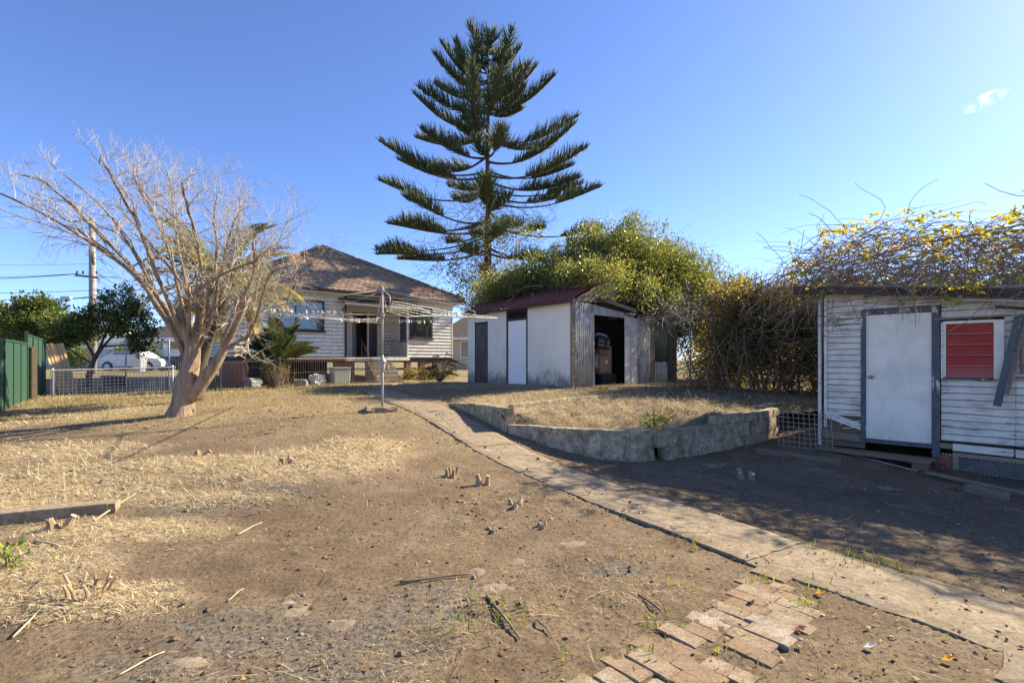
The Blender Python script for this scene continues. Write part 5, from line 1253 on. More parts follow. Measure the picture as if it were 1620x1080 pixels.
# ---- young palm before the house
yb = at(440,592,17.3); yb.z = G(yb.x, yb.y); yp = thing('young_palm', 'young dark green date palm before the house wall', 'palm', yb)
lg, mid = [], MB()
for k in range(26):
    a = k*2.399; el = random.uniform(.75,1.4) if k > 8 else random.uniform(.35,.8); d_ = Vector((math.cos(a)*math.cos(el), math.sin(a)*math.cos(el)*.7, math.sin(el)))
    frond(lg, mid, Vector((0,0,.75)), d_, random.uniform(1.3,1.9), random.uniform(.35,.8), 44, .46, .9, .5)
MB().tube([(0,0,-.1),(0,0,.4),(0,0,.85)], [.16,.15,.1], 8).build('trunk', M_TRUNKD, yp, True)
mid.build('midribs', M_STICK, yp); quads('fronds', np.array(lg), M_FERN, yp)
# ---- generic leafy volume
def ellipsoid_pts(n, c, r, shell=.55):
    d_ = unit(RNG.normal(size=(n,3))); q = (shell+(1-shell)*RNG.random(n))[:,None]; return np.array(c)+d_*q*np.array(r), d_
def foliage(name, blobs_, nclump, per, size, mat, parent, clump_r=.3, shell=.55, zmin=None, aspect=.5, org=(0,0,0), up=.25, rclamp=None, floor=None):
    vol = np.array([b[1][0]*b[1][1]*b[1][2] for b in blobs_])**.7; vol = vol/vol.sum(); P, D, RN = [], [], []
    for b, v in zip(blobs_, vol):
        k = max(4, int(nclump*v)); c_, d_ = ellipsoid_pts(k, b[0], b[1], shell)
        c_ = c_ + RNG.normal(size=c_.shape)*clump_r*.3
        rr_ = clump_r*RNG.uniform(.6,1.4,k); cnt = (per*RNG.uniform(.5,1.5,k)).astype(int); sh = RNG.random(k)
        idx = np.repeat(np.arange(k), cnt); g = RNG.normal(size=(len(idx),3)); g = unit(g)*(RNG.random(len(idx))**.4)[:,None]
        P.append(c_[idx]+g*rr_[idx][:,None]); D.append(g*.6+d_[idx]*.5+RNG.normal(size=g.shape)*.5+np.array([0,0,up])); RN.append(np.clip(sh[idx]*.6+RNG.random(len(idx))*.4, 0, 1))
    P = np.concatenate(P); D = np.concatenate(D); RN = np.concatenate(RN)
    if zmin is not None: k = P[:,2] > zmin; P, D, RN = P[k], D[k], RN[k]
    if floor is not None: k = floor(P); P, D, RN = P[k], D[k], RN[k]
    V = leafquads(P, D, size*RNG.uniform(.6,1.35,len(P)), aspect) - np.array(org)
    o = quads(name, V, mat, parent, RN); return o
def sticks(m, n, blobs_, r, L, org, zmin=-9, n_seg=5, wob=.45, up=.1, nside=3):
    vol = np.array([b[1][0]*b[1][1]*b[1][2] for b in blobs_]); vol = vol/vol.sum()
    for i in range(n):
        b = blobs_[int(RNG.choice(len(blobs_), p=vol))]; d_ = unit(RNG.normal(size=(1,3)))[0]; p = Vector(np.array(b[0])+d_*np.array(b[1])*random.random()**.5)
        if p.z < zmin: continue
        dd_ = Vector((random.gauss(0,1), random.gauss(0,1), random.gauss(up,.6))).normalized(); pts = [p]
        for k in range(n_seg): dd_ = (dd_+Vector((random.gauss(0,wob), random.gauss(0,wob), random.gauss(0,wob)))*.6).normalized(); p = p+dd_*(random.uniform(*L)/n_seg); pts.append(p)
        r0 = random.uniform(*r); m.tube([q-org for q in pts], [r0*(1-.6*k/n_seg) for k in range(n_seg+1)], nside, False)
# ---- big bush over the white shed
M_BUSH = leafmat('privet leaf', [(0.0,(.08,.097,.034)),(.5,(.145,.168,.056)),(.85,(.22,.23,.082)),(1.0,(.38,.35,.14))], .45, .4, (1.8,1.65,.7))
bo = Vector((4.2, 18.6, .6)); bush = thing('overgrown_bush', 'huge leafy green bush growing over the white shed roof', 'bush', bo)
BB = [((3.9,17.4,4.3),(2.5,2.0,1.75)),((1.9,17.2,3.9),(1.9,1.8,1.2)),((.6,17.8,3.7),(1.6,1.5,.95)),((5.2,17.8,3.9),(2.0,1.8,1.6)),((6.5,17.9,3.2),(1.7,1.6,1.5)),((3.4,16.2,3.9),(1.8,1.0,.95)),((1.9,15.4,3.7),(1.2,.9,.6)),((4.7,16.4,3.4),(1.2,.8,.7)),((-.6,18.8,3.6),(1.0,1.2,.8)),((3.4,18.0,5.2),(1.7,1.5,.8)),((7.8,18.3,2.7),(1.5,1.4,1.5)),((3.3,14.6,3.5),(1.0,.4,.35)),((2.4,14.6,3.75),(.9,.5,.35)),((.9,16.4,3.8),(1.2,.9,.55)),((0.0,17.3,3.7),(1.0,.9,.55)),((2.5,13.7,3.45),(.7,.26,.38)),((4.3,15.3,3.3),(.6,.3,.3)),((1.9,13.9,3.75),(.6,.5,.3)),((8.8,17.5,2.2),(1.3,1.3,1.3))]
def above_shed(P):
    """no leaves inside the shed"""
    x = (P[:,0]-WS.x)*.788+(P[:,1]-WS.y)*.6157; y = -(P[:,0]-WS.x)*.6157+(P[:,1]-WS.y)*.788; z = P[:,2]-WS.z
    ins = (x > -.3) & (x < 4.95) & (y > -.16) & (y < 5.2); rz = np.where(x < 1.75, 2.32+.5*(x+.2), 2.5-.16*(x-1.2))
    return ~(ins & (z < rz+.03))
o = foliage('leaves', BB, 2500, 105, .078, M_BUSH, bush, .36, .55, None, .5, bo, floor=above_shed); o['kind'] = 'stuff'
m = MB()
for k in range(9):
    a = k*.7; e = Vector((math.cos(a)*random.uniform(1,3), -abs(math.sin(a))*2, random.uniform(2,4)))
    m.tube(curve([Vector((math.cos(a)*.3, math.sin(a)*.3, -.3)), Vector((math.cos(a)*.5, .0, 1.6)), e], 8), [.09-.008*i for i in range(9)], 6)
m.build('stems', M_TRUNKD, bush, True)
m = MB(); sticks(m, 900, BB, (.005,.014), (.5,1.2), bo, 2.9); sticks(m, 420, [((4.9,14.9,2.75),(1.9,.9,.6)),((2.6,15.0,3.4),(2.2,.8,.35))], (.005,.011), (.4,.9), bo, 2.5, up=-.2)
o = m.build('twigs', M_TWIG, bush); o['kind'] = 'stuff'
# ---- hedge between the sheds
M_HEDGE = leafmat('hedge leaf', [(0.0,(.12,.085,.04)),(.4,(.165,.13,.05)),(.75,(.21,.19,.06)),(1.0,(.38,.36,.11))], .5, .5, (1.9,1.6,.5))
ho = Vector((7.2, 13.2, G(7.2,13.2))); hedge = thing('tangled_hedge', 'tangled brown and yellow-green hedge filling the gap between the two sheds', 'hedge', ho)
HB_ = [((6.1,13.6,1.9),(1.1,1.0,1.3)),((7.0,12.9,1.9),(1.4,1.1,1.5)),((8.4,12.6,1.9),(1.5,1.2,1.5)),((6.4,13.6,2.7),(1.4,1.0,.9)),((8.0,13.2,2.6),(1.6,1.0,.9)),((9.8,12.4,1.8),(1.5,1.2,1.4)),((5.9,14.8,1.3),(.8,.8,.8)),((11.2,12.2,1.8),(1.5,1.3,1.4))]
o = foliage('leaves', HB_, 1000, 75, .072, M_HEDGE, hedge, .34, .4, .62, .55, ho, floor=above_shed); o['kind'] = 'stuff'
m = MB(); sticks(m, 3800, HB_, (.005,.016), (.6,1.6), ho, .5, 6)
for k in range(70):
    x = random.uniform(4.6,10.5); y = random.uniform(12.2,14); z = G(x,y); q = Vector((x,y,z-.1))-ho
    m.tube(curve([q, q+Vector((random.gauss(0,.15),random.gauss(0,.15),.8)), q+Vector((random.gauss(0,.4),random.gauss(0,.3),random.uniform(1.4,2.4)))], 6), [.03,.026,.022,.018,.014,.010,.007], 4)
o = m.build('stems', M_STICK, hedge); o['kind'] = 'stuff'
# ---- vine on the shed
M_VINE = leafmat('vine leaf', [(0.0,(.17,.21,.04)),(.35,(.32,.35,.06)),(.7,(.54,.48,.06)),(.92,(.60,.47,.05)),(1.0,(.48,.24,.04))], .45, .45, (1.6,1.4,.5))
M_VSTICK = simple('grey vine', (.20,.145,.09), (.31,.235,.155), 5, .85)
vo = shw(2.2, 1.0, 2.5); vine = thing('roof_vine', 'tangled leafless vine with yellow leaf sprays smothering the weatherboard shed roof', 'vine', vo)
def vh(s):   # height of the tangle above the eave along the wall
    return float(np.interp(s, [-.6,0,.5,1.0,1.5,2.1,2.8,4.5], [.4,.9,1.15,1.2,1.05,1.05,1.25,1.4]))
def vpt(s, y, h): return shw(s, y, rz_(max(-.3, min(s, 4.4)))+.06+.12*max(y, 0)+h)
m = MB()
for k in range(2500):
    s0 = random.uniform(-.45, 4.4); y0 = random.uniform(-.25, 2.2); H_ = vh(s0)*(1-.25*abs(y0-.8)/1.4); h = H_*random.random()**1.35
    p = vpt(s0, y0, h); a = random.uniform(0, 2*math.pi); dd_ = Vector((math.cos(a), math.sin(a), random.gauss(.0,.25))).normalized(); pts = [p]; L_ = random.uniform(.5,1.5)
    for i in range(7): dd_ = (dd_+Vector((random.gauss(0,.24), random.gauss(0,.24), random.gauss(-.10,.18)))).normalized(); p = p+dd_*L_/7; pts.append(p)
    low = 2.2
    pts = [q if q.z > low or True else q for q in pts]
    r0 = random.choice((.004,.005,.006,.009)); m.tube([q-vo for q in pts], [r0*(1-.5*i/7) for i in range(8)], 3, False)
for (s0, y0, h0, s1, h1) in ((3.2,.2,.9,1.9,.35),(4.4,.1,1.35,2.2,.7),(4.5,.3,1.55,2.7,1.05),(4.3,-.2,.7,.6,.15),(2.6,0,.8,-.2,.2),(4.5,.2,1.0,1.0,.6)):
    m.tube([q-vo for q in curve([vpt(s0,y0,h0), vpt(s0*.6+s1*.4,y0-.1,h0*.6+h1*.4+.12), vpt(s1,y0-.2,h1)], 10)], [.022-.0014*i for i in range(11)], 6)
for (s0, s1, z1) in ((.25,.12,1.95),(.3,.55,2.0),(1.15,1.25,1.9),(1.0,1.1,2.0),(1.3,1.15,2.05),(.05,.02,1.7),(.0,.06,1.5),(2.7,2.6,2.0),(2.0,2.05,2.1)):
    m.tube([q-vo for q in curve([vpt(s0,-.3,.05), shw(s0*.5+s1*.5+.05,-.33,2.3), shw(s1,-.12,z1)], 7)], [.007-.0005*i for i in range(8)], 4)
for k in range(26):
    s0 = random.uniform(.8,1.8); p = vpt(s0,-.3,.12); q = p+shw(random.uniform(-.35,.35),-random.uniform(.0,.15),random.uniform(-.35,.02))-shw(0,0,0)
    m.tube([p-vo, p.lerp(q,.5)+Vector((0,0,.04))-vo, q-vo], .005, 3, False)
o = m.build('stems', M_VSTICK, vine); o['kind'] = 'stuff'
P, D, RN = [], [], []
sprays = [(random.uniform(-.5,4.4), random.uniform(-.3,1.2), random.random()**.6) for _ in range(230)]
sprays += [(1.2,-.42,-.02),(1.28,-.44,-.1),(1.7,-.46,-.03),(1.85,-.48,-.06),(1.95,-.5,0),(2.02,-.5,-.1),(1.75,-.48,-.16),(1.6,-.48,-.1),(2.1,-.5,.03),(.12,-.4,-.02),(.2,-.42,-.1),(2.9,-.45,.05),(1.45,-.46,.0)]
for (s0, y0, f) in sprays:
    c_ = vpt(s0, y0, (vh(s0)*f if f > 0 else f)); sh_ = random.random(); ax_ = Vector((random.gauss(0,1), random.gauss(0,1), random.gauss(0,.4))).normalized()
    for k in range(random.randint(8,15)):
        q = c_+ax_*(k*.018)+Vector((random.gauss(0,.02), random.gauss(0,.02), random.gauss(0,.02))); P.append(tuple(q)); D.append((random.gauss(0,1), random.gauss(0,1), random.gauss(-.1,.5))); RN.append(min(1, max(0, sh_*.8+random.random()*.3)))
Vv = leafquads(np.array(P), np.array(D), .07*RNG.uniform(.7,1.4,len(P)), .55)-np.array(vo); o = quads('leaves', Vv, M_VINE, vine, np.array(RN)); o['kind'] = 'stuff'
# ---- citrus tree, big trees at left
M_CIT = leafmat('citrus leaf', [(0.0,(.04,.065,.02)),(.5,(.075,.11,.03)),(.85,(.14,.17,.045)),(1.0,(.30,.25,.05))], .3)
M_HTREE = leafmat('broad leaf', [(0.0,(.06,.09,.025)),(.5,(.12,.16,.04)),(.85,(.20,.23,.065)),(1.0,(.34,.35,.13))], .3)
cb_ = at(143,600,21); cb_.z = G(cb_.x, cb_.y); ct = thing('citrus_tree', 'citrus tree with orange fruit and leaning dark trunk behind the wire fence', 'tree', cb_)
def cp(px, py, dy=0): return at(px, py, 21+dy)
CB = [(tuple(cp(190,490)),(1.1,.9,.75)),(tuple(cp(215,515)),(.9,.9,.6)),(tuple(cp(160,510)),(.95,.9,.65)),(tuple(cp(120,520)),(.9,.9,.6)),(tuple(cp(195,470)),(.55,.6,.5)),(tuple(cp(222,540)),(.6,.7,.45)),(tuple(cp(100,535)),(.6,.7,.4))]
o = foliage('leaves', CB, 330, 42, .105, M_CIT, ct, .26, .45, None, .55, cb_); o['kind'] = 'stuff'
m = MB()
for pts, r0 in (([(138,612),(142,588),(150,566),(162,545)], .13), ([(150,566),(135,540),(120,522)], .06), ([(150,566),(175,535),(205,515)], .06), ([(155,556),(175,510),(195,475)], .05), ([(146,575),(120,560),(105,545)], .045), ([(160,548),(200,545),(225,535)], .045)):
    P_ = [cp(*q, random.uniform(-.2,.2))-cb_ for q in pts]; m.tube(curve(P_, 8), [r0*(1-.07*i) for i in range(9)], 7)
m.build('trunk', M_TRUNKD, ct, True)
fm = MB().lathe([(.005,-.04),(.03,-.025),(.042,0),(.03,.028),(.005,.04)], 8).mesh('orange'); fm.materials.append(simple('orange skin', (.60,.22,.02), (.68,.28,.03), 9, .5))
for k in range(60):
    b = random.choice(CB); d_ = unit(RNG.normal(size=(1,3)))[0]; link('orange', fm, None, ct, Vector(np.array(b[0])+d_*np.array(b[1])*random.uniform(.75,1.02))-cb_)
def simple_tree(name, label, base, blobs_, trunk_r, mat, n=420, per=44, size=.13, group=None, cr=.34):
    t = thing(name, label, 'tree', base, 0, group); top_ = Vector(blobs_[0][0])-base; m = MB()
    m.tube(curve([(0,0,-.3), top_*.4+Vector((.1,0,0)), top_], 8), [trunk_r*(1-.08*i) for i in range(9)], 8)
    for b in blobs_[1:]: m.tube(curve([top_*.35, (top_*.35).lerp(Vector(b[0])-base, .6)+Vector((0,0,.1)), Vector(b[0])-base], 6), [trunk_r*.5*(1-.12*i) for i in range(7)], 5)
    m.build('trunk', M_TRUNKD, t, True); o = foliage('crown', blobs_, n, per, size, mat, t, cr, .5, None, .55, base); o['kind'] = 'stuff'; return t
def px_blob(px, py, Y, rx, ry, rz): return (tuple(at(px, py, Y)), (rx, ry, rz))
B = at(45,590,24); B.z = G(B.x, B.y)
simple_tree('broadleaf_tree', 'dense light green broadleaf tree behind the green fence', B, [px_blob(50,515,24,1.5,1.3,1.0),px_blob(10,515,24.5,1.4,1.2,.95),px_blob(90,525,24,1.2,1.1,.8),px_blob(60,490,24,1.0,1,.5),px_blob(115,520,23.5,.8,.9,.6),px_blob(-30,510,25,1.3,1.2,1)], .16, M_HTREE, 520, 46, .15)
B = at(20,575,40); B.z = .65
simple_tree('street_tree', 'darker round tree further down the street behind the power pole', B, [px_blob(30,530,40,2.6,2,1.6),px_blob(-10,525,41,2.4,2,1.8)], .22, M_CIT, 220, 40, .22, None, .5)
for k, (px, py, Y, r) in enumerate(((120,545,44,1.1),(200,550,45.5,1.0),(228,538,46,1.2))):
    c_ = at(px, py, Y); c_.z = max(c_.z, 1.2); B = Vector((c_.x, Y, .68)); sb = thing('street_shrub', ['yellow-green shrub before the white fence','rounded shrub beside the white fence gate','taller shrub at the carport end of white fence'][k], 'shrub', B)
    o = foliage('leaves', [((c_.x, Y, 1.6),(r,.9,1.0))], 70, 40, .16, M_HTREE, sb, .35, .4, .7, .55, B); o['kind'] = 'stuff'
    MB().tube([(0,0,-.2),(0,0,.9)], .08, 6).build('trunk', M_TRUNKD, sb, True)
# shrubs by the house
B = at(437,604,16.9); B.z = G(B.x, B.y); sb = thing('twiggy_shrub', 'nearly bare twiggy shrub at the wire gate under the young palm', 'shrub', B)
m = MB()
for k in range(240):
    a = random.uniform(0,6.28); d_ = Vector((math.cos(a)*random.uniform(.1,.6), math.sin(a)*random.uniform(.1,.5), 1)).normalized(); L_ = random.uniform(.4,.95); p = Vector((random.gauss(0,.15), random.gauss(0,.12), 0)); pts = [p]
    for i in range(4): d_ = (d_+Vector((random.gauss(0,.12), random.gauss(0,.12), 0))).normalized(); p = p+d_*L_/4; pts.append(p)
    m.tube(pts, [.006,.005,.004,.003,.002], 3, False)
o = m.build('twigs', M_STICK, sb); o['kind'] = 'stuff'; o = foliage('leaves', [((B.x,B.y,B.z+.6),(.5,.4,.35))], 60, 14, .06, M_HEDGE, sb, .12, .3, None, .5, B); o['kind'] = 'stuff'
# monstera by the shed end
B = Vector(wsw(-.45, 6.1)); B.z = G(B.x, B.y); mo = thing('monstera_plant', 'dark split-leaf monstera plant at the far end of the white shed', 'plant', B)
M_MON = leafmat('monstera leaf', [(0.0,(.018,.04,.014)),(1.0,(.04,.075,.022))], .15, .35)
lv = []; mid = MB()
for k in range(34):
    a = random.uniform(0,6.28); R_ = random.uniform(.2,.95); p = Vector((math.cos(a)*R_, math.sin(a)*R_*.8, random.uniform(.25,1.1)*(1.15-.4*R_))); mid.tube([Vector((0,0,0)), p*.6+Vector((0,0,.15)), p], .012, 4, False)
    out_ = Vector((math.cos(a), math.sin(a), -.35)).normalized(); sd = Vector((-math.sin(a), math.cos(a), 0)); S_ = random.uniform(.26,.42)
    for j in range(6):
        t0, t1 = j/6, (j+.72)/6
        for sg in (-1,1):
            w0 = S_*.55*math.sin(math.pi*(t0*.8+.15)); w1 = S_*.55*math.sin(math.pi*(t1*.8+.15)); c0_, c1_ = p+out_*S_*t0, p+out_*S_*t1
            lv.append([tuple(c0_), tuple(c0_+sd*sg*w0+out_*.04-Vector((0,0,.03))), tuple(c1_+sd*sg*w1+out_*.04-Vector((0,0,.03))), tuple(c1_)])
mid.build('stalks', M_STICK, mo); o = quads('leaves', np.array(lv), M_MON, mo)
for k, (px, py, Y, lab) in enumerate(((690,596,20.6,'low dry weeds under the porch beside the house steps'),(660,600,20.9,'leafy weeds below the right end of the house'))):
    B = at(px, py, Y); B.z = G(B.x, B.y); sb = thing('weed_clump', lab, 'plant', B); o = foliage('leaves', [((B.x,B.y,B.z+.2),(.7,.4,.25))], 60, 22, .08, M_HEDGE, sb, .15, .3, B.z, .4, B); o['kind'] = 'stuff'

# ---- Norfolk pine
NY = 27.5; nb = Vector(((772-CX)/F*NY, NY, .55)); pine = thing('norfolk_pine', 'tall dark Norfolk pine with tiered upswept branches behind the white shed', 'tree', nb)
def zpx(py): return at(0,py,NY).z-nb.z
HT = zpx(70)
MB().tube([(.02*math.sin(i), .02*math.cos(i*1.3), -.3+(HT+.3)*i/16) for i in range(17)], [.27*(1-.93*i/16)+.02 for i in range(17)], 10).build('trunk', M_TRUNKD, pine, True)
M_PINE = simple('pine foliage', (.055,.078,.032), (.115,.14,.05), 1.4, .7, (1,1,1), .2, .02, vary=0)
M_PINEDRY = simple('dry pine twig', (.15,.11,.075), (.21,.16,.11), 4, .9)
mbr, mfo, mdr = MB(), MB(), MB()
def branch(z0, a, Lr, rise, cover, thick):
    """limb leaving the trunk, sagging then sweeping up at the tip, rope-like branchlets on its outer part"""
    h = Vector((math.cos(a), math.sin(a), 0)); n = 12; pts = []; drp = random.gauss(-.015, .04); bend = random.gauss(0, .1)*Lr; sd0 = Vector((-h.y, h.x, 0))
    for i in range(n+1):
        f = i/n; pts.append(h*(Lr*f)+sd0*(bend*f*f)+Vector((0,0,z0+rise*(.35*f+.65*f**2.4)-.16*Lr*math.sin(math.pi*f**.85)*.55+drp*f*Lr)))
    mbr.tube(pts, [thick*(1-.8*i/n) for i in range(n+1)], 5, False)
    sd = Vector((-h.y, h.x, 0)); N_ = int(100*Lr*cover/2.2)+30
    for k in range(N_):
        f = 1-cover+cover*(k+random.random())/N_; j = min(int(f*n), n-1); b = pts[j].lerp(pts[j+1], f*n-j); t_ = (pts[j+1]-pts[j]).normalized()
        taper = min(1, (1-f)*3.0+.38)*min(1, (f-(1-cover))*5+.45); L_ = random.uniform(.4,1.1)*taper
        for sg in (-1, 1):
            d_ = (sd*sg*random.uniform(.1,1.0)+t_*random.uniform(.2,.7)+Vector((0,0,random.uniform(.1,1.0)))).normalized()
            q0 = b; q1 = b+d_*L_*.5; q2 = q1+(d_+Vector((0,0,.55))).normalized()*L_*.5; r_ = random.uniform(.013,.026)
            mfo.tube([q0, q1, q2], [r_*.8, r_, r_*.35], 3, False)
    d_ = (pts[-1]-pts[-2]).normalized(); mfo.tube([pts[-1], pts[-1]+d_*.3+Vector((0,0,.1))], [.05,.015], 4, False)
wh = [(92,1.1,.7),(110,2.1,1.2),(132,2.8,1.4),(158,3.4,1.3),(188,3.9,1.3),(220,4.5,1.15),(254,5.0,1.1),(288,5.5,.8),(320,5.4,.45),(350,5.6,.1),(376,5.4,-.45),(396,5.2,-.85)]
for k, (py, Lr, rise) in enumerate(wh):
    nbk = 5
    for j in range(nbk):
        if random.random() < (.05 if k < 3 else .2): continue
        a = j*2*math.pi/nbk+k*.61+random.uniform(-.35,.35); L_ = Lr*random.choice((random.uniform(.5,.8), random.uniform(.8,1.08), random.uniform(.85,1.08))); (branch(zpx(py)+random.uniform(-.5,.3), a+.6, Lr*random.uniform(.25,.5), rise*.4, .85, .03) if k < 9 and k > 2 and j % 3 == 0 else None); branch(zpx(py)+random.uniform(-.5,.5), a, L_, rise*random.uniform(.45,1.35)*L_/Lr, (.82 if k < 6 else random.uniform(.6,.75) if k < 9 else random.uniform(.38,.58)), .075 if k > 4 else .05)
# the limbs that make the outline
for (py, a, L_, rise, cov) in ((128,math.pi,2.5,1.9,.72),(142,math.pi+.2,2.9,1.6,.7),(200,math.pi-.1,4.0,1.8,.7),(270,math.pi+.05,5.7,1.4,.66),(305,math.pi,5.75,.75,.42),(350,math.pi-.15,5.0,.6,.5),(372,math.pi,5.9,-.7,.36),(386,math.pi+.2,5.8,-1.1,.36),
                              (112,.2,1.8,1.5,.8),(150,.0,2.6,1.5,.7),(172,-.1,3.6,1.5,.65),(220,.0,4.9,1.4,.6),(270,.1,4.7,.8,.5),(300,.05,5.4,.65,.4),(318,-.1,6.0,.6,.4),(355,.1,6.5,.1,.38)):
    branch(zpx(py), a, L_, rise, cov, .06)
for k in range(14): d_ = Vector((random.gauss(0,.4), random.gauss(0,.4), 1)).normalized(); p = Vector((0,0,HT-.5+random.random()*.4)); mfo.tube([p, p+d_*.35, p+d_*.55+Vector((0,0,.1))], [.03,.04,.012], 3, False)
for k in range(620):   # dry twigs and dead ropes inside the lower crown
    a = random.uniform(0,6.28); r_ = random.uniform(.2,3.6); z = random.uniform(zpx(440), zpx(305)); p = Vector((math.cos(a)*r_, math.sin(a)*r_, z)); d_ = Vector((math.cos(a), math.sin(a), random.gauss(-.3,.6))).normalized(); pts = [p]
    for i in range(4): d_ = (d_+Vector((random.gauss(0,.4), random.gauss(0,.4), random.gauss(-.1,.4)))).normalized(); p = p+d_*.3; pts.append(p)
    mdr.tube(pts, [.014,.012,.010,.008,.005], 3, False)
mbr.build('branches', M_TRUNKD, pine); o = mfo.build('foliage', M_PINE, pine); o['kind'] = 'stuff'; o = mdr.build('dead_twigs', M_PINEDRY, pine); o['kind'] = 'stuff'
B = Vector((nb.x+.3, NY-1.2, .6)); iv = thing('climbing_vine', 'yellow-green climber smothering the lower trunk of the Norfolk pine', 'vine', B)
zc = lambda py: at(0,py,NY).z
o = foliage('leaves', [((nb.x+.2,NY-.5,zc(330)),(.5,.6,2.0)),((nb.x+.3,NY-.6,zc(395)),(1.6,1.0,1.6)),((nb.x-1.2,NY-.6,zc(435)),(1.6,1.0,1.2)),((nb.x+1.8,NY-.6,zc(370)),(1.5,.9,.8)),((nb.x-.6,NY-.8,zc(470)),(2.2,1.2,1.4))], 170, 26, .14, M_BUSH, iv, .35, .3, .6, .5, B); o['kind'] = 'stuff'
m = MB()
for k in range(8): a = k*.8; m.tube(curve([(math.cos(a)*.3,math.sin(a)*.3,-.2),(math.cos(a+1)*.5,.5+math.sin(a)*.3,2.5),(-.3+math.cos(a)*.4,.8,6.0)], 8), .02, 4)
m.build('stems', M_STICK, iv)

# =================================================================== litter on the ground
def ground_z(x, y):
    x = np.asarray(x, float); y = np.asarray(y, float)
    zl = zsmooth(x, y)+np.where(inpoly(x, y, PATHP), .024, micro(x, y)); ins = inpoly(x, y)
    zh = bank_z(x, y)
    return np.where(ins, zh, zl)
def sample(n, y0=1.5, y1=12.0, kx=1.12):
    y = np.exp(RNG.uniform(np.log(y0), np.log(y1), n)); x = RNG.uniform(-1, 1, n)*(kx*y+.3); return x, y
SHED_IN = [tuple(shw(a, b, 0)[:2]) for a, b in ((-.05,-.02),(4.7,-.02),(4.7,3.2),(-.05,3.2))]
def blades(x, y, L, wd, tilt, curl=0):
    n = len(x); a = RNG.uniform(0, 2*np.pi, n); el = np.abs(RNG.normal(0, tilt, n)); d_ = np.stack([np.cos(a)*np.cos(el), np.sin(a)*np.cos(el), np.sin(el)], 1)
    s = np.stack([-np.sin(a), np.cos(a), np.zeros(n)], 1)*wd[:,None]*.5; z = ground_z(x, y)+.004+RNG.random(n)*.006
    p = np.stack([x, y, z], 1); tip = p+d_*L[:,None]; mid_ = p+d_*(L*.55)[:,None]; mid_[:,2] += L*curl
    return np.concatenate([np.stack([p-s, mid_-s, mid_+s, p+s], 1), np.stack([mid_-s, tip-s*.4, tip+s*.4, mid_+s], 1)], 0)
M_STRAW = leafmat('straw', [(0.0,(.26,.18,.09)),(.35,(.44,.335,.18)),(.7,(.60,.49,.30)),(1.0,(.72,.62,.42))], .15, .8, (1,1,1))
def notbuilt(x, y): return ~inpoly(x, y, SHED_IN)
# thick straw patches
x, y = sample(300000, 2.2, 12.5); m_ = strawmask(x, y); k = (RNG.random(len(x)) < m_*.62) & ~inpoly(x, y) & notbuilt(x, y) & ~inpoly(x, y, PATHP); x, y = x[k], y[k]
V = blades(x, y, RNG.uniform(.02,.09,len(x))*np.clip(y/5,.7,1.4), RNG.uniform(.003,.0065,len(x))*np.clip(y/5,.8,1.7), .28, .05); rn = RNG.random(len(x))
tag(quads('straw_litter', V, M_STRAW, None, np.concatenate([rn, rn])), 'mat of pale dry straw left on the yard', 'straw', kind='stuff')
# sparse straw all over and on the bank
x, y = sample(90000, 1.5, 12.0); d_ = .03+.3*sstep(.5,.72, fbm(x*1.3+4, y*1.3))+.8*bl(x, y, CLUMP); ins = inpoly(x, y); d_ = np.where(ins, (y < 11.3)*1.9, d_)
d_ = np.where((x > 1.0+.25*(6-y)) & ~ins, d_+.3*fbm(x*3, y*3), d_); d_ = np.where(inpoly(x, y, PATHP), .10, d_); k = (RNG.random(len(x)) < d_*.5) & notbuilt(x, y); x, y = x[k], y[k]; ins = inpoly(x, y)
V = blades(x, y, np.where(RNG.random(len(x)) < .06, RNG.uniform(.08,.2,len(x)), RNG.uniform(.015,.06,len(x)))*np.where(ins, 1.9, 1), RNG.uniform(.0018,.0045,len(x))*np.clip(y/4,.7,1.8), np.where(ins, .4, .14), .03); rn = RNG.random(len(x))*.9
tag(quads('dry_stalks', V, M_STRAW, None, np.concatenate([rn, rn])), 'loose dry stalks scattered over earth and straw bank', 'straw', kind='stuff')
x = RNG.uniform(-.1, 6.5, 26000); y = RNG.uniform(7.2, 11.8, 26000); k = inpoly(x, y) & (RNG.random(len(x)) < .25+1.1*(fbm(x*2.5, y*2.5)-.3)); x, y = x[k], y[k]; V = blades(x, y, RNG.uniform(.05,.2,len(x)), RNG.uniform(.004,.009,len(x)), .35, .06); rn = np.clip(RNG.random(len(x))*.9-.1, 0, 1)
tag(quads('bank_straw', V, M_STRAW, None, np.concatenate([rn, rn])), 'tangled brown straw heaped on the bank behind the retaining walls', 'straw', kind='stuff')
# standing stubble
x, y = sample(9000, 3, 9); m_ = bl(x, y, STRAW[:4], 1.2); k = (RNG.random(len(x)) < (m_ > .35)*.05) & ~inpoly(x, y); x, y = x[k], y[k]; n = len(x)
V = blades(x, y, RNG.uniform(.06,.19,n), RNG.uniform(.008,.014,n), .1); 
a = RNG.uniform(0,6.28,n); z = ground_z(x, y)-.01; p = np.stack([x,y,z],1); tip = p+np.stack([RNG.normal(0,.25,n), RNG.normal(0,.25,n), np.ones(n)],1)*RNG.uniform(.06,.2,n)[:,None]; s = np.stack([np.cos(a),np.sin(a),0*a],1)*.006; s2 = np.stack([-np.sin(a),np.cos(a),0*a],1)*.006
V = np.concatenate([np.stack([p-s,tip-s*.8,tip+s*.8,p+s],1), np.stack([p-s2,tip-s2*.8,tip+s2*.8,p+s2],1)],0); rn = .6+.4*RNG.random(n)
tag(quads('stubble', V, M_STRAW, None, np.concatenate([rn,rn])), 'cut upright stubble stalks standing in the straw', 'stubble', kind='stuff')
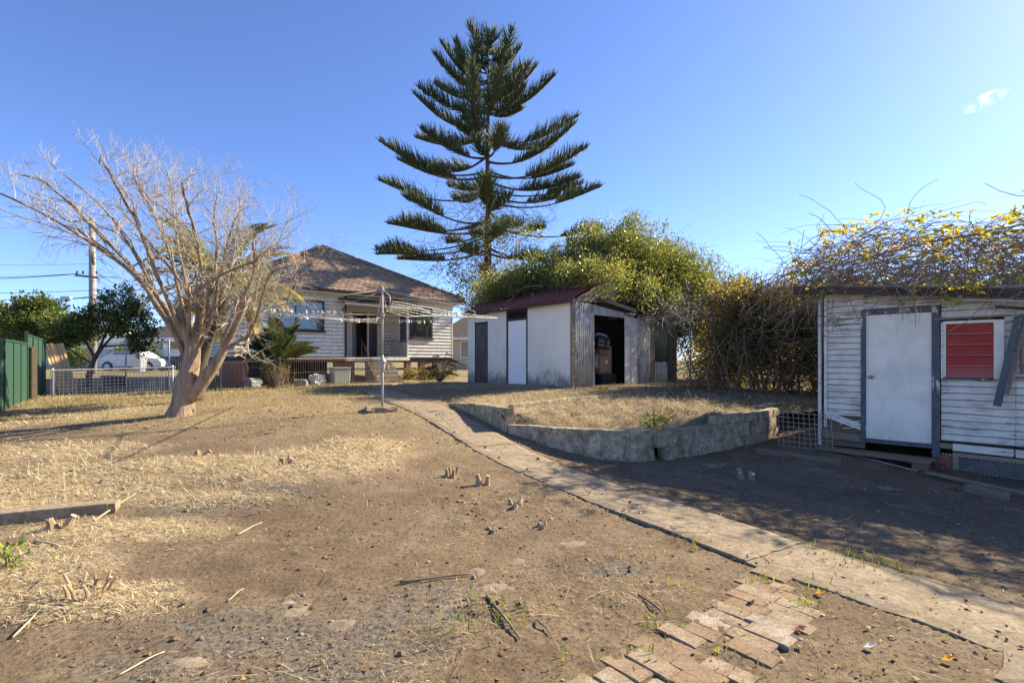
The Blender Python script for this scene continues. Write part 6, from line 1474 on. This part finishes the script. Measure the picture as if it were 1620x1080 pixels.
# short dry lawn behind
M_LAWN = leafmat('dry grass', [(0.0,(.15,.13,.04)),(.3,(.30,.235,.10)),(.7,(.42,.335,.17)),(1.0,(.54,.44,.25))], .25, .8, (1.2,1.15,.8))
x, y = sample(230000, 6.2, 20, 1.05); d_ = lawnmask(x, y)*1.0+.5*bl(x, y, GREEN); d_ = np.where(inpoly(x, y), .35*(y > 9.5), d_); k = (RNG.random(len(x)) < d_*.7) & ~inpoly(x, y, PATHP) & notbuilt(x, y); x, y = x[k], y[k]
xl = (x-WS.x)*.788+(y-WS.y)*.6157; yl = -(x-WS.x)*.6157+(y-WS.y)*.788; k = ~((xl > -.8) & (xl < 4.9) & (yl > -.1) & (yl < 7.2)); x, y = x[k], y[k]
V = blades(x, y, RNG.uniform(.02,.055,len(x))*np.clip(y/8,.8,1.6), RNG.uniform(.004,.009,len(x))*np.clip(y/9,.8,1.8), .6, .02); g_ = bl(x, y, GREEN); rn = np.clip(RNG.random(len(x))-.6*g_*RNG.random(len(x)), 0, 1)
tag(quads('dry_lawn', V, M_LAWN, None, np.concatenate([rn, rn])), 'thin dry yellow lawn behind the bare earth', 'grass', kind='stuff')
# fresh green sprouts
M_SPROUT = leafmat('fresh grass', [(0.0,(.10,.17,.02)),(.6,(.20,.27,.03)),(1.0,(.36,.36,.06))], .4, .5)
SP = [(1090,862,.16,60),(1030,990,.12,40),(1275,955,.10,45),(1200,915,.12,35),(770,965,.22,70),(700,990,.15,25),(755,1000,.2,20),(1020,1035,.1,25),(890,1050,.15,20),(1350,885,.3,60),(1400,900,.3,45),(430,745,.3,20),(130,735,.3,30),(120,745,.4,30),(1160,1055,.25,30),(1320,1050,.3,20),(880,890,.3,18),(560,745,.3,14),(1290,930,.2,14),(620,850,.6,14),(420,850,.6,14),(1480,1010,.4,14),(250,840,.5,12),(1010,880,.3,12),(1060,925,.15,12),(15,905,.14,40),(955,815,.3,10),(160,650,1.2,60),(240,640,1.5,60)]
P, S_, T_ = [], [], []
for px, py, r_, n in SP:
    X0, Y0, _ = gp(px, py)
    for i in range(int(n*.6)):
        x_, y_ = X0+random.gauss(0,r_*.5), Y0+random.gauss(0,r_*.4); z_ = float(ground_z(np.array([x_]), np.array([y_]))[0]); L_ = random.uniform(.02,.06); a = random.uniform(0,6.28)
        tp_ = (x_+math.cos(a)*L_*.5, y_+math.sin(a)*L_*.5, z_+L_); wv_ = .0032; sx, sy = -math.sin(a)*wv_, math.cos(a)*wv_; mz = z_+L_*.65; mx_, my_ = x_+math.cos(a)*L_*.2, y_+math.sin(a)*L_*.2
        P.append([(x_-sx,y_-sy,z_),(mx_-sx,my_-sy,mz),(mx_+sx,my_+sy,mz),(x_+sx,y_+sy,z_)]); P.append([(mx_-sx,my_-sy,mz),tp_,tp_,(mx_+sx,my_+sy,mz)])
rn = np.repeat(RNG.random(len(P)//2), 2)
tag(quads('green_sprouts', np.array(P), M_SPROUT, None, rn), 'bright green grass sprouts dotted about the earth', 'grass', kind='stuff')
# clods and pebbles
ico = bmesh.new(); bmesh.ops.create_icosphere(ico, subdivisions=1, radius=1); iv_ = np.array([v.co[:] for v in ico.verts]); if_ = np.array([[v.index for v in f.verts] for f in ico.faces]); ico.free()
x, y = sample(30000, 1.5, 10); d_ = .12+.6*sstep(.5,.7,fbm(x*2+7,y*2))+.7*bl(x,y,CLUMP)+.8*bl(x,y,ASH); d_ = np.where(inpoly(x,y,PATHP), .16, d_); k = (RNG.random(len(x)) < d_*.55) & notbuilt(x,y); x, y = x[k], y[k]; n = len(x)
r_ = np.exp(RNG.normal(np.log(.0045), .6, n))*np.clip(y/3.5,.8,1.8); r_ = np.clip(r_, .002, .019); c_ = np.stack([x,y,ground_z(x,y)+r_*.25],1)
jit = 1+RNG.uniform(-.35,.35,(n,12,1)); sq = np.stack([RNG.uniform(.7,1.3,n), RNG.uniform(.7,1.3,n), RNG.uniform(.5,.8,n)],1)
VV = (iv_[None]*jit*sq[:,None]*r_[:,None,None]+c_[:,None])[:, if_].reshape(-1,3,3); rn = np.repeat(RNG.random(n), 20)
M_CLOD = leafmat('clod', [(0.0,(.08,.057,.038)),(.5,(.16,.112,.07)),(.85,(.25,.18,.115)),(1.0,(.42,.36,.28))], 0.0, .95, (1,1,1))
tag(quads('dirt_clods', VV, M_CLOD, None, rn), 'small clods and grit lying over the bare earth', 'dirt', kind='stuff')
# fallen leaves
M_FALL = leafmat('fallen leaf', [(0.0,(.16,.085,.035)),(.5,(.28,.15,.05)),(.8,(.40,.22,.05)),(1.0,(.52,.34,.06))], .1, .7, (1,1,1))
x, y = sample(2600, 1.8, 9); k = (RNG.random(len(x)) < np.where((x > .5), .55, .12)) & notbuilt(x,y); x, y = x[k], y[k]; n = len(x)
Pp = np.stack([x,y,ground_z(x,y)+.012],1); Dd = RNG.normal(size=(n,3))*np.array([1,1,.25]); Nn = np.tile(np.array([[0.,0,1]]),(n,1))+RNG.normal(size=(n,3))*.3
tag(quads('fallen_leaves', leafquads(Pp, Dd, RNG.uniform(.015,.04,n), .55, N=Nn), M_FALL, None, RNG.random(n)), 'small brown fallen leaves near the path and shed', 'leaves', kind='stuff')
for (px, py, c_, lab) in ((1298,942,.97,'single orange leaf lying between bricks and path'),(1265,1000,.3,'reddish brown curled leaf beside the bricks'),(1500,1056,.9,'yellow leaf near the corner slab'),(1376,1030,0,'pale crumpled scrap on the earth right of the bricks')):
    p = Vector(gp(px, py)); r_ = .035; m = MB(); p.z = float(ground_z(np.array([p.x]), np.array([p.y]))[0])+.012
    m.add([(-r_,0,0),(-.2*r_,-.6*r_,.012),(r_,-.1*r_,.02),(.2*r_,.65*r_,.014),(0,0,.004)], [(0,1,4),(1,2,4),(2,3,4),(3,0,4)]); m.add([(-r_,0,-.002),(-.2*r_,-.6*r_,.010),(r_,-.1*r_,.018),(.2*r_,.65*r_,.012),(0,0,.002)], [(0,4,1),(1,4,2),(2,4,3),(3,4,0)])
    o = m.build('leaf' if c_ else 'paper_scrap', simple('leaf tone %d' % px, *(((.60,.30,.02),(.68,.36,.03)) if c_ > .5 else ((.28,.09,.05),(.34,.12,.06)) if c_ else ((.6,.56,.5),(.66,.62,.56))), 20), None, loc=p); tag(o, lab, 'leaf' if c_ else 'paper')
# sticks
def stick(px0, py0, px1, py1, r_, lab, mat=M_STICK):
    a, b = Vector(gp(px0, py0)), Vector(gp(px1, py1))
    for q in (a, b): q.z = float(ground_z(np.array([q.x]), np.array([q.y]))[0])+r_+.004
    c_ = (a+b)/2; k = (b-a).cross(Vector((0,0,1))).normalized()*.006; m = MB()
    pts = curve([a-c_, (a-c_)*.4+k+Vector((0,0,.006)), (b-c_)*.4-k*.6+Vector((0,0,.004)), b-c_], 8); m.tube(pts, [r_*(1-.05*i) for i in range(9)], 6)
    tag(m.build('stick', mat, None, True, c_), lab, 'stick', 'loose sticks on the earth')
M_PSTICK = simple('pale stick', (.42,.32,.19), (.54,.43,.28), 6)
stick(632,922,748,908,.009,'long brown stick lying across the grey flat stones'); stick(375,848,414,829,.006,'pale straight stick alone on the bare earth',M_PSTICK); stick(770,945,822,1018,.009,'dark curved stick in the weed clump'); stick(20,1015,105,930,.006,'pale cane on the earth below the cut clump',M_PSTICK)
stick(150,825,215,785,.008,'pale cane leaning off the end of the concrete edging',M_PSTICK); stick(850,985,870,1005,.006,'short twig among the ash clump'); stick(55,862,95,873,.009,'thick pale cane beside the dark clump',M_PSTICK); stick(1010,945,1045,968,.008,'bent stick in the stalk clump before the bricks'); stick(20,965,90,905,.005,'thin dark cane near the cut clump'); stick(360,955,385,938,.004,'short pale stick on the ashy ground',M_PSTICK); stick(185,1070,260,1035,.005,'thin pale stalk near the dusty concrete patch',M_PSTICK)
# stumps
M_STUMP = simple('cut stump', (.30,.20,.115), (.42,.30,.18), 8, .9, (1,1,3), .6, .01); M_CUT = simple('cut wood', (.50,.38,.23), (.58,.46,.30), 12, .85)
def stump(px, py, r_, h, n, lab, spread=.05):
    p = Vector(gp(px, py)); p.z = float(ground_z(np.array([p.x]), np.array([p.y]))[0]); t = thing('tree_stump', lab, 'stump', p)
    for k in range(n):
        a = 6.28*k/max(n,1)+.5; o_ = Vector((math.cos(a), math.sin(a), 0))*(spread if n > 1 else 0); hh = h*random.uniform(.6,1.15); ln = o_*.35+Vector((random.gauss(0,.012),random.gauss(0,.012),0))
        pts = [o_+Vector((0,0,-.06)), o_+Vector((0,0,.01)), o_+ln*.4+Vector((.004,0,hh*.6)), o_+ln+Vector((0,.004,hh))]; rr_ = r_*random.uniform(.75,1.1)
        s_ = MB().tube(pts, [rr_*1.9,rr_*1.4,rr_*random.uniform(.85,1.15),rr_*.85], 7).build('stem', M_STUMP, t)
        e = pts[-1]; d__ = (pts[-1]-pts[-2]).normalized(); MB().tube([e+d__*.0015, e+d__*.005], rr_*.93, 9).build('cut_face', M_CUT, s_)
stump(714,757,.022,.10,4,'many-stemmed cut stump nearest the hoist side of the path'); stump(764,770,.026,.12,2,'short upright cut stump beside the path'); stump(815,803,.02,.05,3,'low hacked stump between upright stump and path'); stump(858,833,.014,.035,3,'tiny hacked stump near the path edge',.03); stump(780,838,.013,.03,3,'tiny dark root stub in the bare earth',.03)
stump(140,948,.009,.10,9,'cut cane clump with splayed stalks in the foreground earth',.09); stump(95,838,.03,.09,2,'reddish cut stump beneath the concrete edging'); stump(320,722,.03,.06,2,'dark clod-like stump at the edge of the straw'); stump(1180,757,.03,.08,4,'shaded hacked stump below the block wall',.08); stump(85,655,.05,.1,2,'small sawn stump before the mesh fence',.08); stump(455,742,.02,.06,5,'grey root stub in the straw mound',.06)
# weed in the crack of the wall
def weed(B, lab, r_, n, size, mat=M_SPROUT):
    t = thing('weed', lab, 'plant', B); P_ = np.array(B)+unit(RNG.normal(size=(n,3)))*RNG.random((n,1))**.5*np.array([r_,r_*.7,r_*.8])+np.array([0,0,r_*.6]); Dd = (P_-np.array(B))+RNG.normal(size=P_.shape)*r_*.5
    V = leafquads(P_, Dd, size*RNG.uniform(.6,1.3,n), .5)-np.array(B); o = quads('leaves', V, mat, t); o['kind'] = 'stuff'
    m = MB()
    for i in range(9): q = P_[i*7 % n]-np.array(B); m.tube([(0,0,-.03), tuple(q*.5+np.array([0,0,.02])), tuple(q)], .004, 4, False)
    m.build('stems', M_STICK, t)
weed(Vector((2.12,7.55,.36)), 'bright green weed sprouting in the split of the retaining wall', .2, 240, .05); weed(Vector((2.5,8.15,.42)), 'small pale weed in the straw behind the split wall', .15, 90, .045, M_HEDGE)
q = gp(12,905); weed(Vector((q[0],q[1],q[2]+.02)), 'small leafy green weed beside the cane pile', .12, 80, .045); q = gp(1205,900)
weed(Vector((1.95,10.9,.72)), 'dry scrub tuft on top of the thin pale kerb', .1, 60, .06, M_HEDGE)
# thin cracked mesh spikes over the kerb
q = Vector((.9,9.6,.6)); tr = thing('wire_remnant', 'bent rusty wire remnant standing over the thin pale kerb', 'wire', q); m = MB()
for k in range(6):
    f = k*.33; m.tube([(f*.9-.2,f*.85-.25,-.1),(f*.9-.13,f*.85-.25,.11+.03*(k % 2)),(f*.9-.02,f*.85-.24,-.1)], .006, 4)
m.build('wire', M_RUSTY, tr)
# corner slab at the lower right
x0, y0, _ = gp(1572, 1082); wa, wb, wc, wd_ = oriented((x0, y0), .9, .7, -.9); o = slab('corner_slab', wa, wb, wc, wd_, 10, 10, .03, None, M_SLAB); tag(o, 'grey concrete slab at the path edge beyond the bricks', 'slab')
